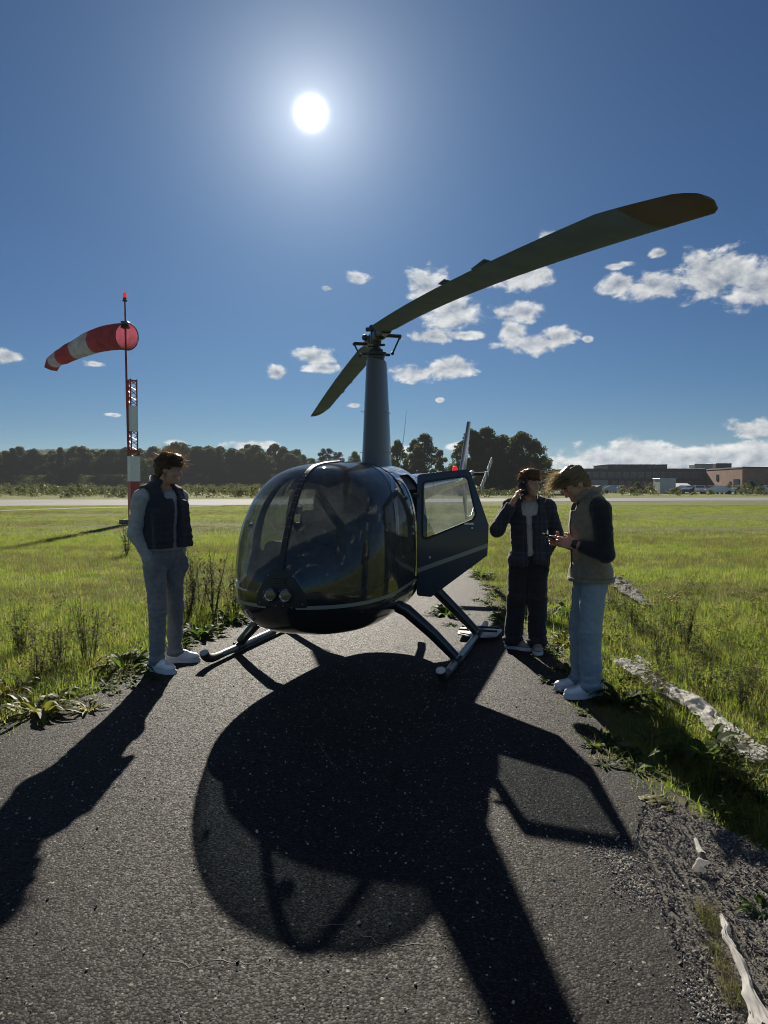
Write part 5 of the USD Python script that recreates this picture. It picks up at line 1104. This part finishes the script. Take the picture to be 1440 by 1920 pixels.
wall_block(bd, 'wall', 1062, 1352, D1, 22, 880, 'brown_brick')
wall_block(bd, 'roof', 1061, 1353, D1 - .15, 22.4, 878.4, 'roof_dark', ybot=880)
pent = wall_block(bd, 'roof_storey', 1139, 1250, D1 + 4, 12, 871.5, 'dark_cladding', ybot=878.6); wall_block(bd, 'roof_storey_cap', 1138, 1251, D1 + 3.8, 12.4, 870.6, 'roof_dark', ybot=871.5)
wall_block(bd, 'stair_tower', 1341, 1371, D1 + 5, 6, 868.5, 'dark_cladding', ybot=878.6); wall_block(bd, 'ground_band', 1062.5, 1140, D1 - .12, .2, 900, 'grey_cladding', ybot=921); wall_block(bd, 'cornice', 1062, 1352, D1 - .22, .3, 896.5, 'roof_dark', ybot=900)
x = 1068.0
while x < 1340: window(bd, x, x + 11, 885, 895.5, D1 - .05); x += 14.2
x = 1146.0
while x < 1340: window(bd, x, x + 10, 902, 911, D1 - .05); x += 14.2
for x in (1151, 1160, 1214, 1223, 1232, 1241): window(bd, x, x + 7, 873.3, 877, D1 + 3.95)
D2 = 148.0; ORI = (pxx(1390, D2), D2); b2 = thing('brick_building', 'red brick block with a flat roof at the right edge', 'building', (*ORI, 0))
cor = [(pxx(1324, D2 + 22), D2 + 22), (pxx(1391, D2), D2), (pxx(1530, D2 + 6), D2 + 6), (pxx(1530, D2 + 30), D2 + 30), (pxx(1330, D2 + 30), D2 + 30)]
cp = Polygon([(a - ORI[0], c - ORI[1]) for a, c in cor]); hh = pzz(877.5, D2)
put('wall', prism(cp, hh), 'red_brick', b2); put('roof', prism(cp.buffer(.12, join_style=2), .25, at0=hh), 'roof_dark', b2)
put('roof_unit', box(4, 3, .9, (-3.2, 12, hh + .7), bevel=.05), 'grey_cladding', b2)
u = np.array(cor[1]) - np.array(cor[0]); L = np.linalg.norm(u); u /= L; rz = math.atan2(u[1], u[0])
def on_face(f, z0, z1, w, nm, mt, d=.06):
    c = np.array(cor[0]) + u * L * f - np.array(ORI); n_ = np.array([u[1], -u[0]]) * d
    return put(nm, box(w, .14, z1 - z0, (c[0] + n_[0], c[1] + n_[1], (z0 + z1) / 2), rz=rz), mt, b2)
on_face(.34, 2.4, 3.8, 1.2, 'window', 'dark_pane'); on_face(.86, 0.0, 2.7, 3.0, 'gate', 'dark_pane'); on_face(.70, .6, 2.2, 1.0, 'window', 'dark_pane')
for i in range(4):
    p_ = np.array(cor[1]) * (1 - .15 - i * .22) + np.array(cor[2]) * (.15 + i * .22) - np.array(ORI); put('window', box(1.9, .2, 1.9, (p_[0], p_[1], 1.7), rz=math.atan2(cor[2][1] - cor[1][1], cor[2][0] - cor[1][0])), 'dark_pane', b2)
D3 = 122.0; ORI = (pxx(1252, D3), D3); b3 = thing('container_shed', 'pale grey box shed standing alone before the long brick building', 'shed', (*ORI, 0))
wall_block(b3, 'wall', 1237, 1267, D3, 3.0, 898.5, 'pale_cladding'); wall_block(b3, 'roof', 1236.3, 1267.7, D3 - .1, 3.2, 897.2, 'white_paint', ybot=898.5)
for i in range(9): put('wall_rib', box(.05, .05, pzz(898.5, D3) - .2, (pxx(1239.5 + i * 3.1, D3) - ORI[0], -.02, pzz(898.5, D3) / 2)), 'pale_cladding', b3)
D4 = 128.0; ORI = (pxx(1284, D4), D4); b4 = thing('storage_tent', 'low white storage tent right of the pale shed', 'tent', (*ORI, 0))
a_, b_ = pxx(1267.5, D4) - ORI[0], pxx(1302, D4) - ORI[0]; zt, ze = pzz(906, D4), pzz(914, D4)
put('roof', prism([(0, ze), (3.2, zt), (6.4, ze), (6.4, ze - .08), (3.2, zt - .08), (0, ze - .08)], b_ - a_, 'x', a_), 'white_paint', b4)
put('back_wall', box(b_ - a_, .1, ze, (0, 6.2, ze / 2)), 'grey_cladding', b4)
for i in range(4): put('post', tube([(a_ + .1 + i * (b_ - a_ - .2) / 3, .1, 0), (a_ + .1 + i * (b_ - a_ - .2) / 3, .1, ze - .05)], .06, 8), 'frame_grey', b4)
# parked cars in front of the buildings
car_cols = [('silver', (.36, .37, .38)), ('white', (.6, .6, .6)), ('black', (.02, .02, .022)), ('blue', (.04, .07, .16)), ('red', (.25, .03, .03))]
CARS = {}
for nm, c in car_cols:
    look(f'car_{nm}', c, .3, coat_weight=.8, coat_roughness=.05); cls = Sdf.Path(f'/World/Looks/car_source_{nm}'); stage.CreateClassPrim(cls)
    side = Polygon([(-2.1, .32), (-2.15, .62), (-2.05, .80), (-1.25, .92), (-.55, 1.40), (.75, 1.44), (1.65, 1.0), (2.05, .92), (2.1, .5), (2.05, .30)]).buffer(-.06).buffer(.06)
    bodym = prism(side, 1.74, 'x', -.87); v = bodym.vertices; v[:, 0] *= 1 - .16 * np.clip((v[:, 2] - .85) / .6, 0, 1)
    usdkit.mesh(stage, f'{cls}/car_body', bodym, LOOK[f'car_{nm}'], smooth=30)
    usdkit.mesh(stage, f'{cls}/windscreen', fine(trimesh.convex.convex_hull(np.array([(x, y, z) for x, y, z in ((-.70, -1.17, .97), (.70, -1.17, .97), (-.62, -.63, 1.36), (.62, -.63, 1.36), (-.70, -1.13, .95), (.70, -1.13, .95), (-.6, -.6, 1.33), (.6, -.6, 1.33))])), 1.0), LOOK['dark_pane'])
    for i, (x_, y_) in enumerate(((-.78, -1.35), (.78, -1.35), (-.78, 1.35), (.78, 1.35))):
        w_ = trimesh.creation.cylinder(radius=.32, height=.22, sections=20); w_.apply_transform(trimesh.transformations.rotation_matrix(math.pi / 2, [0, 1, 0])); w_.apply_translation((x_, y_, .32)); usdkit.mesh(stage, f'{cls}/wheel' + (f'_{i:03d}' if i else ''), w_, LOOK['black_rubber'], smooth=40)
    for i, x_ in enumerate((-.62, .62)): usdkit.mesh(stage, f'{cls}/headlight' + (f'_{i:03d}' if i else ''), box(.34, .10, .14, (x_, -2.10, .70), bevel=.03), LOOK['chrome'])
    CARS[nm] = cls
for px1, D, col, rz, lab in [(1092, 136, 'black', 10, 'black car parked at the left end of the row before the brick building'), (1118, 134, 'silver', -14, 'silver car parked second from the left before the brick building'), (1142, 137, 'blue', 4, 'dark blue car parked in front of the grey band of the brick building'), (1166, 133, 'white', 22, 'white car parked left of the mound of bushes'),
                             (1222, 138, 'black', -8, 'black car parked just left of the pale shed'), (1282, 126, 'white', 80, 'white car parked sideways under the storage tent'), (1312, 120, 'silver', -20, 'silver car parked right of the storage tent'), (1336, 122, 'red', 12, 'red car parked before the left face of the red brick block'),
                             (1362, 120, 'silver', 6, 'silver car parked beside the gate of the red brick block'), (1412, 124, 'blue', -10, 'blue car parked at the corner of the red brick block'), (1435, 121, 'white', 15, 'white car at the right end of the parked row'), (1180, 131, 'red', 70, 'red car parked sideways left of the mound of bushes'), (1106, 127, 'white', 60, 'white car parked sideways in front of the left cars'), (1152, 124, 'silver', 75, 'silver car parked sideways nearest the runway at left'), (1298, 122, 'blue', -60, 'blue car parked askew right of the storage tent'), (1350, 116, 'white', 65, 'white car parked sideways nearest the runway before the gate'), (1385, 118, 'black', -70, 'black car parked sideways before the corner of the red brick block')]:
    copy_of(CARS[col], 'parked_car', lab, 'car', (pxx(px1, D), D, -.02), rz, group='cars parked before the buildings')
for px1, yt, D, lab in [(1195, 902, 126, 'rounded bush before the long brick building, left of the pale shed'), (1212, 907, 125, 'lower bush touching the left side of the pale shed'), (1408, 899, 122, 'tall bush before the red brick block'), (1428, 904, 121, 'lower bush at the right edge before the red brick block')]:
    p_ = at(px1, yt, D); copy_of(TREES['broad', 1], 'bush', lab, 'bush', (p_[0], D, -.3), px1 * 7 % 360, (p_[2] / 10 * 1.6, p_[2] / 10 * 1.6, p_[2] / 9.5))

# ------------------------------------------------------------------ plants along the path
def leaf_strip(o, d, up, L, w, arch, n=5):
    side = np.cross(d, up); side /= np.linalg.norm(side); v = []
    for i in range(n + 1):
        t = i / n; c = o + d * L * t + up * L * (arch * t - (arch + .25) * t * t); ww = w * math.sin(math.pi * (.12 + .86 * t)) ** .8
        v += [c - side * ww / 2 + up * .12 * ww, c, c + side * ww / 2 + up * .12 * ww]
    v = np.array(v); f = []
    for i in range(n):
        for j in range(2): a = 3 * i + j; f.append([a, a + 1, a + 4, a + 3])
    return v, np.array(f)
def merge(parts):
    V, Fc, o = [], [], 0
    for v, f in parts: V.append(v); Fc.append(f + o); o += len(v)
    return np.vstack(V), np.vstack(Fc)
def rosette(seed, n, L, w, rise=.6):
    r = np.random.default_rng(seed); out = []
    for _ in range(n):
        a = r.uniform(0, 6.28); d = np.array([math.cos(a), math.sin(a), r.uniform(.1, 1.0) * rise]); d /= np.linalg.norm(d); o = np.array([math.cos(a), math.sin(a), 0]) * r.uniform(0, L * .35)
        out.append(leaf_strip(o, d, np.array([0, 0, 1.0]), L * r.uniform(.55, 1.1), w * r.uniform(.7, 1.2), r.uniform(.2, .7)))
    return merge(out)
def tall_weed(seed, h, stems, leaf=.06):
    r = np.random.default_rng(seed); st, lf = [], []
    for _ in range(stems):
        a = r.uniform(0, 6.28); lean = r.uniform(.03, .28); b0 = np.array([math.cos(a), math.sin(a), 0]) * r.uniform(0, .06); H = h * r.uniform(.6, 1.05); d = np.array([math.cos(a) * lean, math.sin(a) * lean, 1])
        pts = [b0 + d * H * t + np.array([r.normal(), r.normal(), 0]) * .012 * t for t in np.linspace(0, 1, 5)]; st.append(tube(pts, np.linspace(.0045, .0016, 5), 4))
        for k in range(int(16 * H / .6)):
            t = r.uniform(.12, 1.0); p_ = b0 + d * H * t; an = r.uniform(0, 6.28); L = leaf * (1.25 - .7 * t) * r.uniform(.6, 1.4)
            if r.uniform() < .35:
                e = p_ + np.array([math.cos(an), math.sin(an), .9]) * L * 1.6; st.append(tube([p_, e], [.0018, .001], 3)); p_ = e
            for q_ in range(2): lf.append(leaf_strip(p_, (lambda v: v / np.linalg.norm(v))(np.array([math.cos(an + q_), math.sin(an + q_), r.uniform(-.1, .7)])), np.array([0, 0, 1.0]), L, L * .26, .2, 2))
    return cat(st), merge(lf)
def flower_heads(seed, h, n):
    r = np.random.default_rng(seed); out, st = [], []
    for _ in range(n):
        p_ = np.array([r.normal() * .07, r.normal() * .07, h * r.uniform(.75, 1.05)]); st.append(tube([p_ * [.3, .3, 0], p_], [.003, .0015], 4))
        for _ in range(1): m = trimesh.creation.icosphere(1, .016); m.vertices *= [1, 1, .6]; m.apply_translation(p_ + [r.normal() * .016, r.normal() * .016, r.uniform(0, .01)]); out.append(m)
    return cat(out), cat(st)
look('yellow_flower', (.55, .36, .02), .7); look('stem', (.06, .07, .025), .8)
def src(name, parts):
    cls = Sdf.Path(f'/World/Looks/{name}_source'); stage.CreateClassPrim(cls)
    for nm, m, mt in parts: tag(usdkit.mesh(stage, f'{cls}/{nm}', m, LOOK[mt], smooth=False), kind='stuff' if nm == 'flower_heads' else None)
    return cls
W_ = []
for i in range(4):
    a, b = tall_weed(70 + i, .62, 9, .075); W_.append(src(f'tall_weed_{"abcd"[i]}', [('stem', a, 'stem'), ('foliage', b, 'weed')]))
R_ = [src(f'rosette_{"abc"[i]}', [('foliage', rosette(90 + i, 30, .24, .055, .9), 'herb')]) for i in range(3)]
Yl = src('yellow_plant', [('foliage', rosette(97, 26, .24, .04, 1.0), 'yellow_leaf')])
a, b = flower_heads(5, .42, 11); Fl = src('ragwort', [('flower_heads', a, 'yellow_flower'), ('stem', b, 'stem'), ('foliage', rosette(99, 20, .2, .04, 1.6), 'herb')])
def plant(s, name, lab, x, y, h, rz=None, group=None):
    p_ = gp(x, y); copy_of(s, name, lab, 'plant', (p_[0], p_[1], -.015), RND.uniform(0, 360) if rz is None else rz, h, group)
for s, name, lab, x, y, h in [
    (R_[0], 'leafy_plant', 'dark green broadleaved clump at the left edge of the asphalt behind the skid toe', 378, 1192, 1.35), (R_[1], 'leafy_plant', 'bright clump of broad leaves left of the dark green clump by the skid', 330, 1208, 1.0), (R_[2], 'leafy_plant', 'low leafy clump where the left path edge meets the nose of the helicopter', 432, 1166, 1.2),
    (R_[1], 'leafy_plant', 'small green plant growing through the asphalt between the two right struts', 836, 1152, 1.15), (R_[0], 'leafy_plant', 'flat dark seedling on the asphalt just below the plant between the struts', 845, 1172, .45), (R_[2], 'leafy_plant', 'green plant on the asphalt beside the right ground pad', 948, 1164, 1.05), (R_[0], 'leafy_plant', 'leafy clump by the path edge behind the legs of the man phoning', 905, 1082, 1.2), (R_[1], 'leafy_plant', 'leafy clump right of the phoning man at knee height', 1068, 1150, 1.5),
    (R_[2], 'leafy_plant', 'bright green clump in front of the white torn sheeting', 1322, 1415, 1.25), (R_[0], 'leafy_plant', 'grassy leaved plant below the large sheeting near the right picture edge', 1395, 1475, .9), (R_[1], 'leafy_plant', 'clump of leaves at the heels of the man in the tan vest', 1170, 1315, 1.1), (R_[1], 'leafy_plant', 'small weed at the right edge of the gravel', 1432, 1705, .42), (R_[2], 'leafy_plant', 'spreading clump on the left verge beside the white shoes', 235, 1250, 1.2),
    (Yl, 'yellowing_plant', 'yellowing plant on the left verge near the picture edge', 72, 1335, 1.35), (Yl, 'yellowing_plant', 'small yellow green plant on the left verge, right of the yellowing one', 165, 1330, .65), (Yl, 'yellowing_plant', 'yellow green tuft at the left picture edge', 12, 1300, 1.1), (Yl, 'yellowing_plant', 'yellow tuft right of the phoning man on the path edge', 1060, 1205, 1.0),
    (Fl, 'ragwort', 'yellow flowers right behind the knees of the man in the tan vest', 1150, 1140, 1.0), (Fl, 'ragwort', 'yellow flowering weed farther right in the dark weeds', 1262, 1180, 1.0), (Fl, 'ragwort', 'yellow flowers between the tan vested man and the sheeting', 1205, 1185, .75), (Fl, 'ragwort', 'yellow flowers in front of the sheeting', 1240, 1330, .5),
    (W_[0], 'tall_weed', 'tall thin weed left of the helicopter nose', 400, 1150, 1.25), (W_[1], 'tall_weed', 'tall weed with seed heads between the left man and the helicopter', 372, 1140, 1.35), (W_[2], 'tall_weed', 'weed touching the nose of the helicopter', 440, 1148, 1.15), (W_[3], 'tall_weed', 'weed close to the knees of the man on the left', 352, 1160, 1.1), (W_[0], 'tall_weed', 'dark weed beside the mast foot behind the left man', 238, 1040, 1.3),
    (W_[1], 'tall_weed', 'dark bushy weed left of the legs of the left man', 165, 1235, .9), (W_[2], 'tall_weed', 'weed in the middle of the left verge', 110, 1250, .85), (W_[3], 'tall_weed', 'tall weed near the left picture edge', 38, 1225, .85), (W_[0], 'tall_weed', 'dark weed in front on the left verge', 70, 1275, .65), (W_[2], 'tall_weed', 'brown weed behind the tan vested man', 1185, 1175, .8), (W_[3], 'tall_weed', 'dark spreading weed above the sheeting', 1285, 1215, .8), (W_[1], 'tall_weed', 'weed right of the sheeting top end', 1240, 1250, .65), (W_[0], 'tall_weed', 'weed at the right picture edge above the sheeting', 1395, 1330, .6)]:
    plant(s, name, lab, x, y, h, group='weeds beside the path' if False else None)
# smaller weeds in between, too many to tell apart
def strip_points(n, x0, x1, y0, y1):
    q_ = np.array([gp(NP.uniform(x0, x1), NP.uniform(y0, y1))[:2] for _ in range(n)]); return keep(q_, NOGRASS, GRAVEL)
P = np.vstack([strip_points(110, -260, 300, 1110, 1310), strip_points(26, 330, 460, 1105, 1170), strip_points(210, 1060, 1480, 1105, 1320), strip_points(46, 1200, 1600, 1330, 1560)])
wm = []
for i in range(3): wm.append(('weed', (lambda a, b: b)(*tall_weed(170 + i, .36, 6, .06)), 'weed', False))
wm += [('low_leaves', rosette(180 + i, 16, .13, .032, .8), 'herb', False) for i in range(2)]
instancer('verge_weeds', wm, np.c_[P, np.full(len(P), -.02)], NP.choice(5, len(P), p=[.22, .22, .22, .17, .17]), NP.uniform(.35, .95, len(P)), NP.uniform(0, 6.28, len(P)), 'mixed dark weeds growing in the verges on both sides of the path', 'weeds')
P = []
ln = LineString([c for c in PATH.exterior.coords])
for _ in range(900):
    q_ = np.array(ln.interpolate(RND.uniform(0, 1), normalized=True).coords[0]) + NP.normal(0, .09, 2)
    if 1.6 < q_[1] < 15 and abs(q_[0]) < .7 * q_[1] + .3 and not (q_[1] < 3.6 and q_[0] > 0): P.append(q_)
P = np.array(P); instancer('edge_plants', wm[3:] + short[:2] + short[3:], np.c_[P, np.full(len(P), -.01)], NP.choice(5, len(P), p=[.22, .22, .2, .16, .2]), NP.uniform(.45, 1.0, len(P)), NP.uniform(0, 6.28, len(P)), 'small plants and grass creeping over the edges of the asphalt', 'ground cover')
moss = [(1226, 1500, .05), (1250, 1518, .025), (1180, 1398, .05)]
for i, (x, y, r_) in enumerate(moss):
    p_ = gp(x, y); v = trimesh.creation.icosphere(3, 1.0); v.vertices *= (.25 + 1.5 * meshkit.fbm(v.vertices * 2.2, 4, i))[:, None] * [r_ * 1.3, r_, .010]; v.apply_translation([p_[0], p_[1], .002])
    put('moss_patch', v, 'yellow_leaf', label=['bright yellow green moss patch at the upper edge of the gravel', 'smaller moss patch just below the bright one', 'flat green moss patch on the asphalt in the shadow of the tan vested man'][i], category='moss', smooth=True)

# ------------------------------------------------------------------ torn plastic sheeting and litter
def sheeting(name, lab, pts, w, mt, seed, h=.10, cat_='sheeting'):
    q_ = np.array([gp(*p_)[:2] for p_ in pts]); ln = LineString(q_); n, m_ = max(14, int(ln.length / .012)), 23
    c = np.array([ln.interpolate(t, normalized=True).coords[0] for t in np.linspace(0, 1, n)]); c = np.stack([np.convolve(np.pad(c[:, k], 8, mode='edge'), np.ones(17) / 17, 'valid') for k in range(2)], 1)
    d = np.gradient(c, axis=0); d /= np.linalg.norm(d, axis=1, keepdims=True) + 1e-9; nn = np.c_[-d[:, 1], d[:, 0]]
    u = np.linspace(-1, 1, m_); wl = np.interp(np.linspace(0, 1, n), np.linspace(0, 1, len(w)), w)
    s0 = np.linspace(0, ln.length, n); ed = 1 + .5 * (meshkit.fbm(np.stack([s0 * 9, s0 * 0, s0 * 0 + seed], 1), 3, seed) - .5); ed2 = 1 + .5 * (meshkit.fbm(np.stack([s0 * 9, s0 * 0 + 7, s0 * 0 + seed], 1), 3, seed) - .5)
    off = np.where(u[None] < 0, u[None] * ed[:, None], u[None] * ed2[:, None]) * wl[:, None] / 2
    xy = c[:, None] + off[..., None] * nn[:, None]
    q3 = np.concatenate([xy, np.full((n, m_, 1), seed * 1.0)], -1); f1 = meshkit.fbm(q3 * [5, 5, 1], 3, seed); f2 = 1 - np.abs(2 * meshkit.fbm(q3 * [9, 9, 1] + 3, 2, seed + 2) - 1)
    f2 = .3 * f2 + .7 * (1 - np.abs(2 * meshkit.fbm(np.stack([np.broadcast_to(s0[:, None] * 5, (n, m_)), np.broadcast_to(u[None] * 3.2, (n, m_)) + np.sin(s0 * 7)[:, None], np.full((n, m_), seed * 3.0)], -1), 3, seed + 8) - 1))
    z = .015 + h * np.clip(f1 * .8 + .55 * f2 - .3, 0, None) * (1 - .5 * np.abs(u)[None] ** 2)
    xy = xy + .035 * (np.stack([meshkit.fbm(q3 * [14, 14, 1], 3, seed + 5), meshkit.fbm(q3 * [14, 14, 1] + 9, 3, seed + 6)], -1) - .5)
    i, j = np.meshgrid(np.arange(n - 1), np.arange(m_ - 1), indexing='ij'); a = i * m_ + j; f = np.stack([a, a + 1, a + m_ + 1, a + m_], -1).reshape(-1, 4); r = np.random.default_rng(seed)
    edge = (np.abs(u[:-1] + 1 / m_) > .8)[None].repeat(n - 1, 0).reshape(-1); f = f[~(edge & (r.uniform(size=len(f)) < .06))]
    v = np.concatenate([xy, z[..., None]], -1).reshape(-1, 3); base = v.mean(0) * [1, 1, 0]; t = thing(name, lab, cat_, base); put('sheet', (v - base, f), mt, t, smooth=True)
sheeting('plastic_sheeting', 'long crumpled white plastic sheeting in the grass on the right', [(1150, 1247), (1190, 1262), (1222, 1285), (1268, 1312), (1325, 1345), (1350, 1372), (1395, 1408), (1455, 1446)], [.07, .20, .15, .22, .18, .17, .22, .26], 'plastic_sheet', 3, .11)
sheeting('plastic_sheeting', 'thin strand of white sheeting above the upper end of the long one', [(1190, 1236), (1205, 1245), (1222, 1256)], [.04, .09, .04], 'plastic_sheet', 5, .05)
sheeting('plastic_sheeting', 'twisted strip of white plastic at the lower right beside the gravel', [(1344, 1722), (1362, 1770), (1380, 1822), (1392, 1850), (1412, 1885), (1440, 1960)], [.010, .028, .022, .030, .055, .07], 'plastic_sheet', 8, .05)
sheeting('plastic_sheeting', 'short ribbon of white plastic on the gravel leading to the white lump', [(1301, 1575), (1310, 1600), (1318, 1616)], [.008, .02, .03], 'plastic_sheet', 11, .02)
sheeting('ground_net', 'pale strip of old netting in the weeds behind the man in the tan vest', [(1140, 1082), (1165, 1102), (1190, 1122), (1215, 1142)], [.15, .35, .25, .12], 'grey_sheet', 14, .12)
s = Soft((-.06, -.06, -.01), (.06, .06, .08), .003); s.chain([(-.03, 0, .012), (-.012, .0, .034), (.030, .006, .030)], [.010, .014, .006], .012).limb((-.03, 0, .006), (-.012, -.018, .012), .012, .012, .01)
put('white_scrap', turn(s.mesh(1, [(.003, 60, 2)]), gp(1318, 1632)), 'plastic_sheet', label='small white scrap lying on the gravel at the lower right', category='scrap', smooth=True)
dr = blade_set(90, .05, .04, .12, .003, 33, 2.2, 3); P = np.array([gp(*p_) for p_ in [(1322, 1710), (1335, 1745), (1340, 1780), (1352, 1815), (1366, 1850), (1375, 1880), (1330, 1728), (1385, 1870)]])
instancer('straw', [('straw_tuft', dr, 'dry_grass', False)], P, np.zeros(len(P)), NP.uniform(.4, .65, len(P)), NP.uniform(0, 6, len(P)), 'dry straw along the lower right edge of the asphalt', 'straw')
